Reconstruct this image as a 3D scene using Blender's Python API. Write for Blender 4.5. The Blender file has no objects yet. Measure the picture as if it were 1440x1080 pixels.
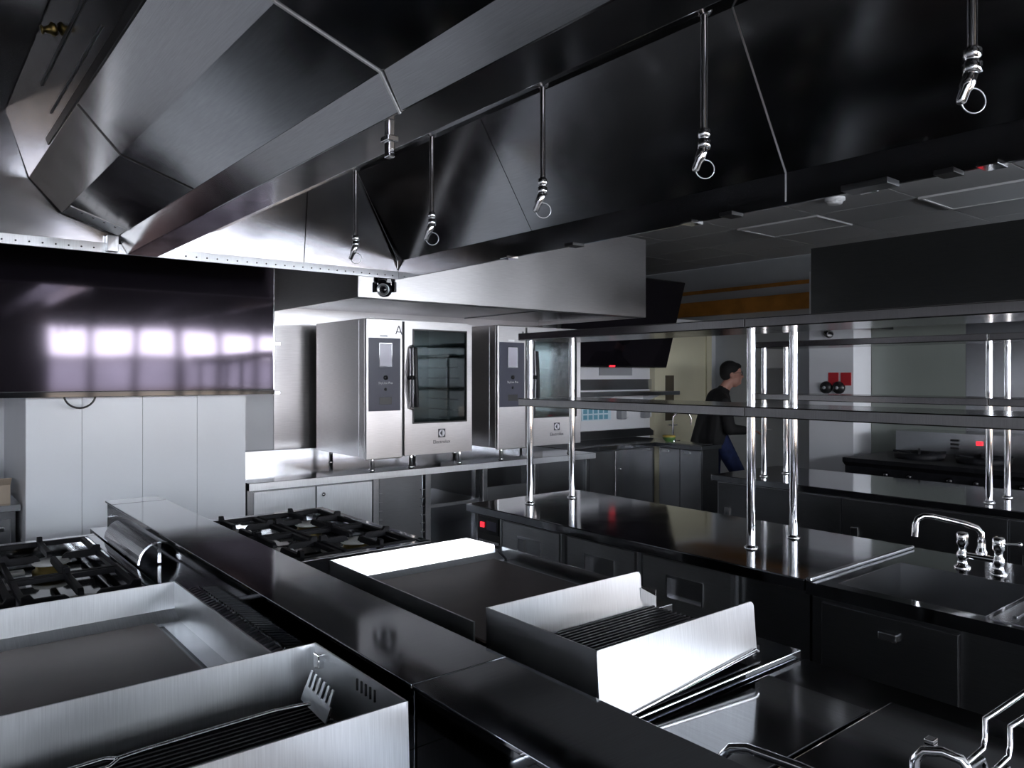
import bpy, bmesh, math, random
from mathutils import Vector, Matrix
random.seed(7)
scene = bpy.context.scene
C = scene.collection
# ------------------------------------------------------------------ camera
H = 1.5                      # lens height; "rel" heights below are measured from it
FPX = 1072.0                 # focal length in pixels of the 1440 px frame
cam_d = bpy.data.cameras.new('camera')
cam_d.sensor_width = 36.0
cam_d.lens = 36.0 * FPX / 1440.0
cam_d.shift_y = -12.0 / 1440.0
cam_d.clip_start = 0.02
cam = bpy.data.objects.new('camera', cam_d)
C.objects.link(cam)
cam.location = (0, 0, H)
VX, VY = 0.628, 0.778        # view direction on the floor plan
cam.rotation_euler = (math.pi/2, 0, math.atan2(VY, VX) - math.pi/2)
scene.camera = cam
# ------------------------------------------------------------------ world, light, exposure
w = bpy.data.worlds.new('world'); scene.world = w; w.use_nodes = True
w.node_tree.nodes['Background'].inputs[0].default_value = (0.75, 0.85, 1.0, 1)
w.node_tree.nodes['Background'].inputs[1].default_value = 1.0
WIN_SKY, WIN_LOW, WIN_SILL = 30.0, 8.0, 5.0     # daylight in the upper, middle and lower panes
scene.view_settings.view_transform = 'Standard'
scene.view_settings.look = 'None'
scene.view_settings.exposure = 0.38
scene.view_settings.gamma = 1.0
scene.view_settings.use_curve_mapping = False

# ------------------------------------------------------------------ materials
MAT = {}
def _new(name):
    m = bpy.data.materials.new(name); m.use_nodes = True
    MAT[name] = m
    nt = m.node_tree
    return m, nt, nt.nodes['Principled BSDF']
def noise(nt, scale, stretch=(1, 1, 1), detail=3.0, rough=0.5):
    tc = nt.nodes.new('ShaderNodeTexCoord')
    mp = nt.nodes.new('ShaderNodeMapping'); mp.inputs['Scale'].default_value = stretch
    nz = nt.nodes.new('ShaderNodeTexNoise')
    nz.inputs['Scale'].default_value = scale
    nz.inputs['Detail'].default_value = detail
    nz.inputs['Roughness'].default_value = rough
    nt.links.new(tc.outputs['Object'], mp.inputs[0]); nt.links.new(mp.outputs[0], nz.inputs['Vector'])
    return nz.outputs['Fac']
def ramp(nt, fac, a, b, lo=0.3, hi=0.7):
    r = nt.nodes.new('ShaderNodeValToRGB')
    r.color_ramp.elements[0].position = lo; r.color_ramp.elements[0].color = a if len(a) == 4 else (*a, 1)
    r.color_ramp.elements[1].position = hi; r.color_ramp.elements[1].color = b if len(b) == 4 else (*b, 1)
    nt.links.new(fac, r.inputs[0]); return r.outputs[0]
def maprange(nt, fac, a, b):
    r = nt.nodes.new('ShaderNodeMapRange')
    r.inputs[1].default_value = 0.3; r.inputs[2].default_value = 0.7
    r.inputs[3].default_value = a; r.inputs[4].default_value = b
    nt.links.new(fac, r.inputs[0]); return r.outputs[0]
def steel(name, rough=0.25, col=(0.60, 0.61, 0.63), brush=(1, 1, 40), wave=0.003, wscale=2.2, var=0.03):
    m, nt, b = _new(name)
    b.inputs['Metallic'].default_value = 1.0
    f = noise(nt, 14, brush, 4)
    lo = tuple(c*0.9 for c in col); hi = tuple(min(1, c*1.06) for c in col)
    nt.links.new(ramp(nt, f, lo, hi), b.inputs['Base Color'])
    g = noise(nt, 5, (1, 1, 1), 3)
    nt.links.new(maprange(nt, g, max(0.03, rough-var), rough+var), b.inputs['Roughness'])
    h = noise(nt, wscale, (1, 1, 1), 0.0)
    bp = nt.nodes.new('ShaderNodeBump'); bp.inputs['Strength'].default_value = 1.0
    bp.inputs['Distance'].default_value = wave
    nt.links.new(h, bp.inputs['Height'])
    nt.links.new(bp.outputs[0], b.inputs['Normal'])
    return m
def plain(name, col, rough=0.5, metal=0.0, spec=0.5, var=0.05, scale=6, coat=0.0, bump=0.0):
    m, nt, b = _new(name)
    f = noise(nt, scale, (1, 1, 1), 3)
    lo = tuple(c*(1-var) for c in col); hi = tuple(min(1, c*(1+var)) for c in col)
    nt.links.new(ramp(nt, f, lo, hi), b.inputs['Base Color'])
    b.inputs['Roughness'].default_value = rough; b.inputs['Metallic'].default_value = metal
    b.inputs['Specular IOR Level'].default_value = spec
    b.inputs['Coat Weight'].default_value = coat
    if bump:
        bp = nt.nodes.new('ShaderNodeBump'); bp.inputs['Distance'].default_value = bump
        nt.links.new(noise(nt, scale*8), bp.inputs['Height']); nt.links.new(bp.outputs[0], b.inputs['Normal'])
    return m
def emit(name, col, s, var=0.0, scale=1.0):
    m, nt, b = _new(name)
    b.inputs['Base Color'].default_value = (*[c*0.3 for c in col], 1)
    if var:
        f = noise(nt, scale, (1, 1, 1), 2)
        nt.links.new(ramp(nt, f, tuple(c*(1-var) for c in col), col), b.inputs['Emission Color'])
    else:
        b.inputs['Emission Color'].default_value = (*col, 1)
    b.inputs['Emission Strength'].default_value = s
    return m
steel('steel', 0.23, var=0.02)
steel('steel_hood', 0.15, (0.37, 0.37, 0.38), wave=0.003, wscale=1.3)
steel('steel_top', 0.085, (0.40, 0.41, 0.43), brush=(30, 1, 1), wave=0.001, wscale=2.5, var=0.02)
steel('steel_spine', 0.08, (0.27, 0.28, 0.30), brush=(1, 30, 1), wave=0.001, wscale=2.5, var=0.02)
steel('steel_plate', 0.33, (0.72, 0.74, 0.76), brush=(40, 1, 1), wave=0.003, wscale=3.0, var=0.04)
steel('steel_oven', 0.32, (0.53, 0.515, 0.515), brush=(1, 1, 40), wave=0.004, wscale=2.0)
steel('steel_shelf', 0.16, (0.31, 0.30, 0.30), brush=(1, 30, 1), wave=0.001, var=0.02)
steel('steel_dark', 0.31, (0.20, 0.205, 0.215), wave=0.002, var=0.02)
steel('steel_door', 0.36, (0.50, 0.51, 0.52), wave=0.002, var=0.02)
steel('steel_black', 0.31, (0.10, 0.103, 0.104), wave=0.002, var=0.02)
steel('chrome', 0.07, (0.85, 0.85, 0.86), wave=0.0, var=0.02)
plain('white_panel', (0.86, 0.89, 0.93), 0.22, spec=0.5, var=0.02, scale=2)
plain('white_wall', (0.78, 0.79, 0.82), 0.5, var=0.03, scale=2)
plain('grey_wall', (0.24, 0.25, 0.25), 0.45, var=0.05, scale=2)
plain('mid_wall', (0.52, 0.54, 0.57), 0.5, var=0.04, scale=2)
plain('green_wall', (0.22, 0.24, 0.22), 0.3, var=0.05, scale=2)
plain('cream', (0.72, 0.68, 0.50), 0.5, var=0.03, scale=2)
plain('floor_tile', (0.07, 0.068, 0.065), 0.35, var=0.15, scale=3)
plain('ceiling_tile_mat', (0.40, 0.405, 0.41), 0.55, var=0.04, scale=2)
plain('t_bar', (0.62, 0.62, 0.63), 0.4)
plain('diffuser', (0.66, 0.67, 0.68), 0.4, var=0.02)
plain('black_iron', (0.007, 0.007, 0.009), 0.55, spec=0.2, var=0.3, scale=20, bump=0.001)
plain('black_plastic', (0.012, 0.012, 0.013), 0.35)
plain('black_gloss', (0.006, 0.006, 0.008), 0.06, spec=0.7)
plain('griddle_plate', (0.065, 0.045, 0.040), 0.42, spec=0.3, metal=0.92, var=0.3, scale=4)
plain('brass', (0.36, 0.28, 0.11), 0.35, metal=1.0)
plain('lit_enamel', (0.62, 0.62, 0.60), 0.3)  # pale grey paints in the light that the burner caps reflect
plain('panel_blue', (0.060, 0.062, 0.092), 0.3, spec=0.3)
plain('screen_lilac', (0.55, 0.53, 0.62), 0.25)
plain('logo_dark', (0.05, 0.05, 0.06), 0.4)
plain('letter_light', (0.7, 0.7, 0.74), 0.5)
plain('red_sign', (0.50, 0.02, 0.03), 0.45)
plain('wood_orange', (0.48, 0.20, 0.035), 0.45, var=0.25, scale=5)
plain('cardboard', (0.40, 0.33, 0.26), 0.8, var=0.1)
plain('poster', (0.62, 0.78, 0.86), 0.6, var=0.02)
plain('poster_blue', (0.15, 0.38, 0.50), 0.6)
plain('grey_plastic', (0.33, 0.34, 0.36), 0.5)
plain('white_plastic', (0.78, 0.79, 0.80), 0.4)
plain('leaf_green', (0.10, 0.22, 0.06), 0.5, var=0.3)
plain('yellow', (0.60, 0.45, 0.10), 0.5)
plain('skin', (0.58, 0.30, 0.23), 0.5, var=0.04)
plain('hair', (0.006, 0.005, 0.005), 0.75, var=0.3, scale=40, bump=0.002)
plain('jacket', (0.008, 0.008, 0.009), 0.8, var=0.2, scale=12, bump=0.002)
plain('denim', (0.012, 0.022, 0.085), 0.85, var=0.25, scale=25, bump=0.001)
plain('brown_glass', (0.10, 0.085, 0.06), 0.15)
plain('window_frame_mat', (0.10, 0.08, 0.09), 0.5)
emit('red_led', (1.0, 0.03, 0.05), 1.2)
emit('window_sky', (0.86, 0.92, 1.0), WIN_SKY)
emit('window_low', (0.80, 0.84, 1.0), WIN_LOW, 0.35, 1.5)
emit('window_sill_view', (1.0, 0.82, 0.68), WIN_SILL, 0.4, 1.5)
def tv_mat():
    m, nt, b = _new('tv_glass')
    b.inputs['Base Color'].default_value = (0.006, 0.005, 0.007, 1)
    b.inputs['Roughness'].default_value = 0.07
    b.inputs['IOR'].default_value = 1.6
    b.inputs['Specular Tint'].default_value = (0.86, 0.72, 0.87, 1)
    bp = nt.nodes.new('ShaderNodeBump'); bp.inputs['Distance'].default_value = 0.003
    nt.links.new(noise(nt, 1.2, (1, 1, 1), 1), bp.inputs['Height']); nt.links.new(bp.outputs[0], b.inputs['Normal'])
tv_mat()
def pane_mat():
    m = bpy.data.materials.new('oven_glass'); m.use_nodes = True; MAT['oven_glass'] = m
    nt = m.node_tree; nt.nodes.remove(nt.nodes['Principled BSDF'])
    out = nt.nodes['Material Output']
    tr = nt.nodes.new('ShaderNodeBsdfTransparent'); tr.inputs[0].default_value = (0.36, 0.42, 0.42, 1)
    gl = nt.nodes.new('ShaderNodeBsdfGlossy'); gl.inputs['Roughness'].default_value = 0.03
    gl.inputs[0].default_value = (0.88, 0.94, 0.94, 1)
    fr = nt.nodes.new('ShaderNodeFresnel'); fr.inputs[0].default_value = 1.5
    mx = nt.nodes.new('ShaderNodeMixShader')
    nt.links.new(fr.outputs[0], mx.inputs[0]); nt.links.new(tr.outputs[0], mx.inputs[1]); nt.links.new(gl.outputs[0], mx.inputs[2])
    nt.links.new(mx.outputs[0], out.inputs[0])
pane_mat()
def film_mat():
    m, nt, b = _new('plastic_film')
    b.inputs['Base Color'].default_value = (0.75, 0.78, 0.80, 1)
    b.inputs['Roughness'].default_value = 0.15; b.inputs['Alpha'].default_value = 0.55
film_mat()

# ------------------------------------------------------------------ mesh helpers
class MB:
    def __init__(s): s.v = []; s.f = []; s.sm = []
    def add(s, vs, fs, smooth=False):
        o = len(s.v); s.v += [tuple(p) for p in vs]
        s.f += [tuple(i+o for i in f) for f in fs]; s.sm += [smooth]*len(fs); return s
    def box(s, x0, x1, y0, y1, z0, z1):
        x0, x1 = sorted((x0, x1)); y0, y1 = sorted((y0, y1)); z0, z1 = sorted((z0, z1))
        v = [(x, y, z) for z in (z0, z1) for y in (y0, y1) for x in (x0, x1)]
        return s.add(v, [(0, 2, 3, 1), (4, 5, 7, 6), (0, 1, 5, 4), (2, 6, 7, 3), (0, 4, 6, 2), (1, 3, 7, 5)])
    def prism(s, prof, a, b, axis='y'):
        """closed 2D profile swept along an axis. axis y: profile (x,z); x: (y,z); z: (x,y)"""
        n = len(prof)
        def P(p, t):
            return (p[0], t, p[1]) if axis == 'y' else ((t, p[0], p[1]) if axis == 'x' else (p[0], p[1], t))
        v = [P(p, a) for p in prof] + [P(p, b) for p in prof]
        f = [tuple(range(n)), tuple(range(2*n-1, n-1, -1))]
        f += [(i, i+n, (i+1) % n + n, (i+1) % n) for i in range(n)]
        return s.add(v, f)
    def plate(s, prof, t, a, b, axis='y'):
        """open polyline profile thickened by t (to its left) and swept"""
        pts = [Vector(p) for p in prof]; nrm = []
        for i in range(len(pts)):
            d = Vector((0, 0))
            if i > 0: d += (pts[i]-pts[i-1]).normalized()
            if i < len(pts)-1: d += (pts[i+1]-pts[i]).normalized()
            d.normalize(); nrm.append(Vector((-d.y, d.x)))
        off = [p + n*t for p, n in zip(pts, nrm)]
        for i in range(len(pts)-1):
            s.prism([tuple(pts[i]), tuple(pts[i+1]), tuple(off[i+1]), tuple(off[i])], a, b, axis)
        return s
    def slab(s, pts, t):
        """planar polygon in 3D thickened by t along its normal"""
        P = [Vector(p) for p in pts]
        n = (P[1]-P[0]).cross(P[2]-P[0]).normalized()*t
        k = len(P)
        return s.add(P + [p+n for p in P], [tuple(range(k-1, -1, -1)), tuple(range(k, 2*k))] +
                     [(i, (i+1) % k, (i+1) % k+k, i+k) for i in range(k)])
    def tube(s, path, r, seg=10, caps=True):
        pts = [Vector(p) for p in path]; n = len(pts); rs = r if isinstance(r, (list, tuple)) else [r]*n
        ring = []; up = None
        for i in range(n):
            d = (pts[min(i+1, n-1)] - pts[max(i-1, 0)]).normalized()
            if up is None: up = d.orthogonal().normalized()
            up = (up - d*up.dot(d))
            up = up.normalized() if up.length > 1e-6 else d.orthogonal().normalized()
            q = d.cross(up)
            ring.append([pts[i] + (up*math.cos(a)+q*math.sin(a))*rs[i] for a in [2*math.pi*k/seg for k in range(seg)]])
        v = [p for rg in ring for p in rg]
        f = [(i*seg+k, i*seg+(k+1) % seg, (i+1)*seg+(k+1) % seg, (i+1)*seg+k) for i in range(n-1) for k in range(seg)]
        s.add(v, f, True)
        if caps:
            s.add(ring[0], [tuple(range(seg-1, -1, -1))]); s.add(ring[-1], [tuple(range(seg))])
        return s
    def lathe(s, prof, c, axis=(0, 0, 1), seg=20):
        """(radius, distance along axis) profile"""
        ax = Vector(axis).normalized(); u = ax.orthogonal().normalized(); q = ax.cross(u); c = Vector(c)
        n = len(prof)
        v = [c + ax*h + (u*math.cos(2*math.pi*k/seg)+q*math.sin(2*math.pi*k/seg))*r for r, h in prof for k in range(seg)]
        f = [(i*seg+k, i*seg+(k+1) % seg, (i+1)*seg+(k+1) % seg, (i+1)*seg+k) for i in range(n-1) for k in range(seg)]
        s.add(v, f, True)
        if prof[0][0] > 1e-5: s.add(v[:seg], [tuple(range(seg-1, -1, -1))])
        if prof[-1][0] > 1e-5: s.add(v[-seg:], [tuple(range(seg))])
        return s
    def ball(s, c, r, seg=16, rows=10):
        c = Vector(c); r = Vector(r) if isinstance(r, (tuple, list)) else Vector((r, r, r))
        v = [(c.x + r.x*math.sin(math.pi*i/rows)*math.cos(2*math.pi*k/seg), c.y + r.y*math.sin(math.pi*i/rows)*math.sin(2*math.pi*k/seg),
              c.z - r.z*math.cos(math.pi*i/rows)) for i in range(rows+1) for k in range(seg)]
        f = [(i*seg+k, i*seg+(k+1) % seg, (i+1)*seg+(k+1) % seg, (i+1)*seg+k) for i in range(rows) for k in range(seg)]
        return s.add(v, f, True)
    def xform(s, M):
        s.v = [tuple(M @ Vector(p)) for p in s.v]; return s
    def build(s, name, mat, parent=None, bevel=0.0, root=None, label=None):
        """vertices are in world coordinates; they are stored relative to the root thing"""
        o = Vector((0, 0, 0)); p = parent
        while p is not None: o += p.location; p = p.parent
        me = bpy.data.meshes.new(name)
        me.from_pydata([tuple(Vector(v)-o) for v in s.v], [], s.f)
        bm = bmesh.new(); bm.from_mesh(me)
        bmesh.ops.recalc_face_normals(bm, faces=bm.faces)
        bm.to_mesh(me); bm.free()
        me.polygons.foreach_set('use_smooth', s.sm)
        me.materials.append(MAT[mat])
        ob = bpy.data.objects.new(name, me); C.objects.link(ob)
        if parent: ob.parent = parent
        if bevel:
            b = ob.modifiers.new('bevel', 'BEVEL'); b.width = bevel; b.segments = 2; b.limit_method = 'ANGLE'
            b.angle_limit = math.radians(40)
        if label: ob['label'] = label
        return ob
def bx(*a): return MB().box(*a)
def thing(name, loc, label, cat, group=None):
    e = bpy.data.objects.new(name, None); C.objects.link(e); e.location = loc
    e.empty_display_size = 0.05
    e['label'] = label; e['category'] = cat
    if group: e['group'] = group
    return e
def tag(o, label, cat, group=None):
    o['label'] = label; o['category'] = cat
    if group: o['group'] = group
    return o
def centre(o):
    """move a one-mesh thing's origin to its base centre"""
    vs = [v.co for v in o.data.vertices]
    c = Vector(((min(v.x for v in vs)+max(v.x for v in vs))/2, (min(v.y for v in vs)+max(v.y for v in vs))/2, min(v.z for v in vs)))
    o.data.transform(Matrix.Translation(-c)); o.location = c
    return o
def struct(o):
    o['kind'] = 'structure'; return o
def copy_tree(o, parent=None):
    c = o.copy(); C.objects.link(c); c.parent = parent
    for ch in [k for k in o.children]: copy_tree(ch, c)
    return c
def shared(name, ob, parent, loc):
    """another piece with the same mesh, moved by loc"""
    c = ob.copy(); C.objects.link(c); c.parent = parent; c.location = ob.location + Vector(loc); return c
def text(name, body, size, mat, loc, rot, parent, ext=0.0006):
    cu = bpy.data.curves.new(name, 'FONT'); cu.body = body; cu.size = size; cu.extrude = ext
    cu.align_x = 'CENTER'; cu.align_y = 'CENTER'
    t = bpy.data.objects.new('tmp', cu); C.objects.link(t)
    dg = bpy.context.evaluated_depsgraph_get()
    me = bpy.data.meshes.new_from_object(t.evaluated_get(dg))
    bpy.data.objects.remove(t)
    me.transform(Matrix.Translation(Vector(loc)) @ rot.to_4x4())
    o = Vector((0, 0, 0)); p = parent
    while p is not None: o += p.location; p = p.parent
    me.transform(Matrix.Translation(-o))
    me.materials.clear(); me.materials.append(MAT[mat])
    ob = bpy.data.objects.new(name, me); C.objects.link(ob); ob.parent = parent
    return ob
FACE_SOUTH = Matrix.Rotation(math.pi/2, 3, 'X')                 # text readable when seen from -Y
Z = lambda r: H + r                                             # height relative to the lens

# ================================================================== the room
XL, XR, YF, YB, ZC = -3.0, 7.6, -3.4, 5.55, 2.8
YE = 7.2
struct(bx(XL-.1, XR+.1, YF-.1, YE+.1, -0.05, 0).build('floor', 'floor_tile'))
struct(bx(XL-.1, XL, YF-.1, YE+.1, 0, ZC).build('wall_left', 'white_wall'))
struct(bx(XR, XR+.1, YF-.1, YE+.1, 0, ZC).build('wall_right', 'mid_wall'))
struct(bx(XL, XR, YE, YE+.1, 0, ZC).build('wall_far', 'grey_wall'))
wb = struct(bx(XL, 4.85, YB, YB+.1, 0, ZC).build('wall_back', 'white_wall'))
wp = struct(bx(4.85, XR, YB, YB+.1, 0, 2.14).build('wall_partition', 'white_wall'))
# ceiling with lay-in tiles
ceil = struct(bx(XL-.1, XR+.1, YF-.1, YE+.1, ZC+0.012, ZC+.08).build('ceiling', 't_bar'))
TX, TY = 0.6, 0.77
LIGHTS = {}
tile0 = None
ys = [4.02 + 0.77*k for k in range(-5, 4)]; xs = [5.8 + 0.6*k for k in range(-7, 3)]
light_cells = {(5.8, 3.25), (5.8, 1.71)}
for x in xs:
    for y in ys:
        y0, y1 = y + 0.006, min(y + TY - 0.006, YE)
        if y1 - y0 < 0.1: continue
        if (round(x, 2), round(y, 2)) in light_cells:
            continue
        if tile0 is None and y1 - y0 > 0.7:
            tile0 = bx(x+.006, x+TX-.006, y0, y1, ZC, ZC+.011).build('ceiling_tile', 'ceiling_tile_mat', ceil); tref = (x, y)
        elif y1 - y0 > 0.7:
            shared('ceiling_tile', tile0, ceil, (x-tref[0], y-tref[1], 0))
        else:
            bx(x+.006, x+TX-.006, y0, y1, ZC, ZC+.011).build('ceiling_tile', 'ceiling_tile_mat', ceil)
bx(XL, xs[0]-.006, YF, YE, ZC, ZC+.011).build('ceiling_tile', 'ceiling_tile_mat', ceil)
bx(xs[0], XR, YF, ys[0]-.006, ZC, ZC+.011).build('ceiling_tile', 'ceiling_tile_mat', ceil)
for (x, y), lab in zip(sorted(light_cells), ('switched-off flat ceiling light panel at the right edge near the dark hood', 'switched-off flat ceiling light panel left of the smoke detector')):
    t = thing('ceiling_light', (x+.3, y+.385, ZC-.01), lab, 'ceiling light', 'flat ceiling light panels')
    MB().box(x+.008, x+.592, y+.008, y+.03, ZC-.012, ZC+.01).box(x+.008, x+.592, y+.74, y+.762, ZC-.012, ZC+.01).box(x+.008, x+.03, y+.03, y+.74, ZC-.012, ZC+.01).box(x+.57, x+.592, y+.03, y+.74, ZC-.012, ZC+.01).build('frame', 't_bar', t)
    bx(x+.03, x+.57, y+.03, y+.74, ZC-.006, ZC+.008).build('diffuser', 'diffuser', t)
# wall with the windows behind the photographer, plus an added bank at left
WX0, WX1, WZ0, WZ1 = 1.55, 7.5, 0.75, 2.22
ADDED_X0, ADDED_X1 = -2.8, 0.0
wf = struct(MB().box(XL, ADDED_X0, YF-.1, YF, 0, ZC).box(ADDED_X1, WX0, YF-.1, YF, 0, ZC).box(WX1, XR, YF-.1, YF, 0, ZC)
            .box(ADDED_X0, ADDED_X1, YF-.1, YF, 0, WZ0).box(ADDED_X0, ADDED_X1, YF-.1, YF, WZ1, ZC).box(WX0, WX1, YF-.1, YF, 0, WZ0).box(WX0, WX1, YF-.1, YF, WZ1, ZC).build('wall_front', 'grey_wall'))
def windows(xa, xb, n, first):
    ww = (xb-xa)/n
    for k in range(n):
        x0, x1 = xa + k*ww, xa + (k+1)*ww
        p = 0.075 if k % 3 == 0 else 0.045
        wn = struct(MB().box(x0, x0+p, YF-.09, YF-.01, WZ0, WZ1).box(x1-.045, x1, YF-.09, YF-.01, WZ0, WZ1).box(x0+p, x1-.045, YF-.09, YF-.01, WZ0, WZ0+.05)
                    .box(x0+p, x1-.045, YF-.09, YF-.01, WZ1-.05, WZ1).box(x0+p, x1-.045, YF-.09, YF-.01, 1.70, 1.78).box(x0+p, x1-.045, YF-.09, YF-.01, 1.26, 1.31).build('window_%d' % (first+k), 'window_frame_mat'))
        bx(x0+p, x1-.045, YF-.06, YF-.04, 1.78, WZ1-.05).build('pane', 'window_sky', wn)
        bx(x0+p, x1-.045, YF-.06, YF-.04, 1.31, 1.70).build('pane', 'window_low', wn)
        bx(x0+p, x1-.045, YF-.06, YF-.04, WZ0+.05, 1.26).build('pane', 'window_sill_view', wn)
windows(WX0, WX1, 10, 1)
windows(ADDED_X0, ADDED_X1, 5, 11)  # unseen extra windows, added to brighten the left side of the hood
# white clad pier behind the big display
PX0, PX1, PY0 = 0.508, 1.625, 4.55
pier = struct(bx(PX0+.006, PX1-.006, PY0+.008, YB, 0, ZC).build('wall_pier', 'grey_wall'))
edges = [PX0, 0.76, 1.055, 1.345, PX1]
for a, b in zip(edges[:-1], edges[1:]):
    bx(a+.0012, b-.0012, PY0, PY0+.008, 0, ZC).build('panel', 'white_panel', pier)
bx(PX0, PX0+.006, PY0+.008, YB, 0, ZC).build('panel', 'white_wall', pier)
# steel cladding on the back wall behind the ovens, white strip at its left
clad = struct(bx(2.19, 4.85, YB-.012, YB, 0.84, ZC).build('wall_cladding', 'steel_oven'))
# column and low divider wall on the right
col_ = struct(bx(6.29, 6.69, 3.2, 3.6, 0, 2.42).build('wall_column', 'white_wall'))
div = struct(bx(6.6, 6.69, .2, 3.2, 0, 2.42).build('wall_divider', 'green_wall'))
for k in range(3):
    bx(6.592, 6.6, 3.19-.75*(k+1)+.003, 3.19-.75*k, 0.9, 2.41).build('panel', 'steel' if k in (1, 2) else 'green_wall', div)

# ================================================================== island canopy hood
hood = thing('canopy_hood', (0.8475, 1.5, Z(.53)), 'large stainless island extraction canopy overhead with central gutter', 'extractor hood')
AX = 0.8475
HY0, HY1 = -0.55, 3.665
EYT = 3.605
mir = lambda pts: [(2*AX-x, r) for x, r in pts]
bank = [(.743, .60), (.53, .672), (.415, .80)]
steep = [(.415, .80), (.336, 1.05)]
MB().prism([(x, Z(r)) for x, r in [(.745, .604), (.788, .53), (.907, .53), (.95, .604)]], HY0, HY1-.012).build('gutter', 'steel_hood', hood, .002)
secs = [HY0, .115, 1.334, 2.553, HY1-.05]
for a, b in zip(secs[:-1], secs[1:]):
    e = b - .003
    MB().plate([(x, Z(r)) for x, r in bank], -.012, a+.003, e).build('bank_panel', 'steel_hood', hood)
    MB().plate([(x, Z(r)) for x, r in steep], -.012, a+.003, e).build('housing_panel', 'steel_hood', hood)
    MB().plate([(x, Z(r)) for x, r in mir(bank)], .012, a+.003, e).build('bank_panel', 'steel_hood', hood)
    MB().plate([(x, Z(r)) for x, r in mir(steep)], .012, a+.003, e).build('housing_panel', 'steel_hood', hood)
# bright joint strip between two bank panels, groove of the light housing, seam and access plate
def strip(prof, y, wd, name, mat, off=.003):
    m = MB(); m.plate([(x, Z(r)) for x, r in prof], off, y-wd/2, y+wd/2); return m.build(name, mat, hood)
strip(bank + steep[1:], 1.334, .006, 'joint_strip', 'white_plastic')
MB().plate([(.742, Z(.602)), (.789, Z(.527))], -.003, 1.331, 1.337).build('joint_strip', 'white_plastic', hood)
strip(bank, 2.553, .006, 'joint_strip', 'black_plastic')
MB().plate([(.4135, Z(.806)), (.407, Z(.828))], .004, HY0+.1, 3.09).build('light_groove', 'black_plastic', hood)
MB().plate([(.368, Z(.944)), (.3655, Z(.952))], .003, HY0+.1, 2.9).build('seam', 'steel_dark', hood)
MB().plate([(.395, Z(.86)), (.394, Z(.866))], .003, 2.1, 2.9).build('seam', 'steel_dark', hood)
MB().plate([(.738, Z(.602)), (.535, Z(.671))], .003, 3.44, 3.60).build('end_flange', 'steel_plate', hood)
for k in range(4):
    MB().lathe([(.005, 0), (.004, .003), (0, .0035)], (.70-.04*k, 3.47, Z(.612+.0136*k)), (-.32, 0, -.95), 8).build('rivet', 'steel_dark', hood)
MB().lathe([(.004, 0), (.016, .004), (.02, .012), (.012, .02), (.007, .035), (.012, .038), (.012, .042), (0, .043)], (.356, 2.50, Z(.985)), (-.96, 0, -.29), 14).build('sprinkler', 'brass', hood)
# canopy top and inner sides
bx(-.19, .345, HY0, HY1-.06, Z(1.06), Z(1.075)).build('top_panel', 'steel_hood', hood)
bx(1.35, 1.885, HY0, HY1-.06, Z(1.06), Z(1.075)).build('top_panel', 'steel_hood', hood)
RS = [(2.15, .63), (1.873, 1.06)]
rsec = [HY0, .09, 1.309, 2.528]
for a, b in zip(rsec[:-1], rsec[1:]):
    MB().plate([(x, Z(r)) for x, r in RS], -.012, a+.002, b-.002).build('side_panel', 'steel_hood', hood)
    MB().plate([(x, Z(r)) for x, r in mir(RS)], .012, a+.002, b-.002).build('side_panel', 'steel_hood', hood)
# last side panel runs into the hip corner
for sx in (1, -1):
    X = lambda x: x if sx == 1 else 2*AX-x
    MB().slab([(X(2.15), 2.53, Z(.63)), (X(2.15), HY1, Z(.63)), (X(1.873), EYT, Z(1.06)), (X(1.873), 2.53, Z(1.06))], .012*sx).build('side_panel', 'steel_hood', hood)
    MB().tube([(X(2.149), HY1-.002, Z(.63)), (X(1.872), EYT-.001, Z(1.06))], .0016, 6).build('hip_seam', 'steel_dark', hood)
    strip_m = MB().plate([(x, Z(r)) for x, r in (RS if sx == 1 else mir(RS))], .002*sx, 1.3065, 1.3115); strip_m.build('joint_strip', 'white_plastic', hood)
    bx(X(2.15), X(2.162), HY0, HY1, Z(.53), Z(.63)).build('fascia', 'steel_hood', hood, .001)
    bx(X(2.162), X(2.18), HY0-.02, HY1+.02, Z(.535), Z(1.12)).build('outer_skin', 'steel_hood', hood)
    bx(X(2.1485), X(2.15), 1.3065, 1.3115, Z(.54), Z(.628)).build('joint_strip', 'white_plastic', hood)
LX = 2*AX - 2.15
for a, b in ((LX, .36), (.36, .76), (.935, 1.602), (1.607, 2.15)):
    def top(x): return min(1.06, max(.6, 1.06))
    xa = max(a, 2*AX-1.873) if a == LX else a
    xb = min(b, 1.873) if b == 2.15 else b
    MB().slab([(a, HY1, Z(.572)), (b, HY1, Z(.572)), (xb, EYT, Z(1.06)), (xa, EYT, Z(1.06))], -.012).build('end_panel', 'steel_hood', hood)
MB().slab([(.745, HY1-.05, Z(.604)), (.95, HY1-.05, Z(.604)), (1.36, 3.57, Z(1.05)), (.336, 3.57, Z(1.05))], -.01).build('end_panel', 'steel_hood', hood)
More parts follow.
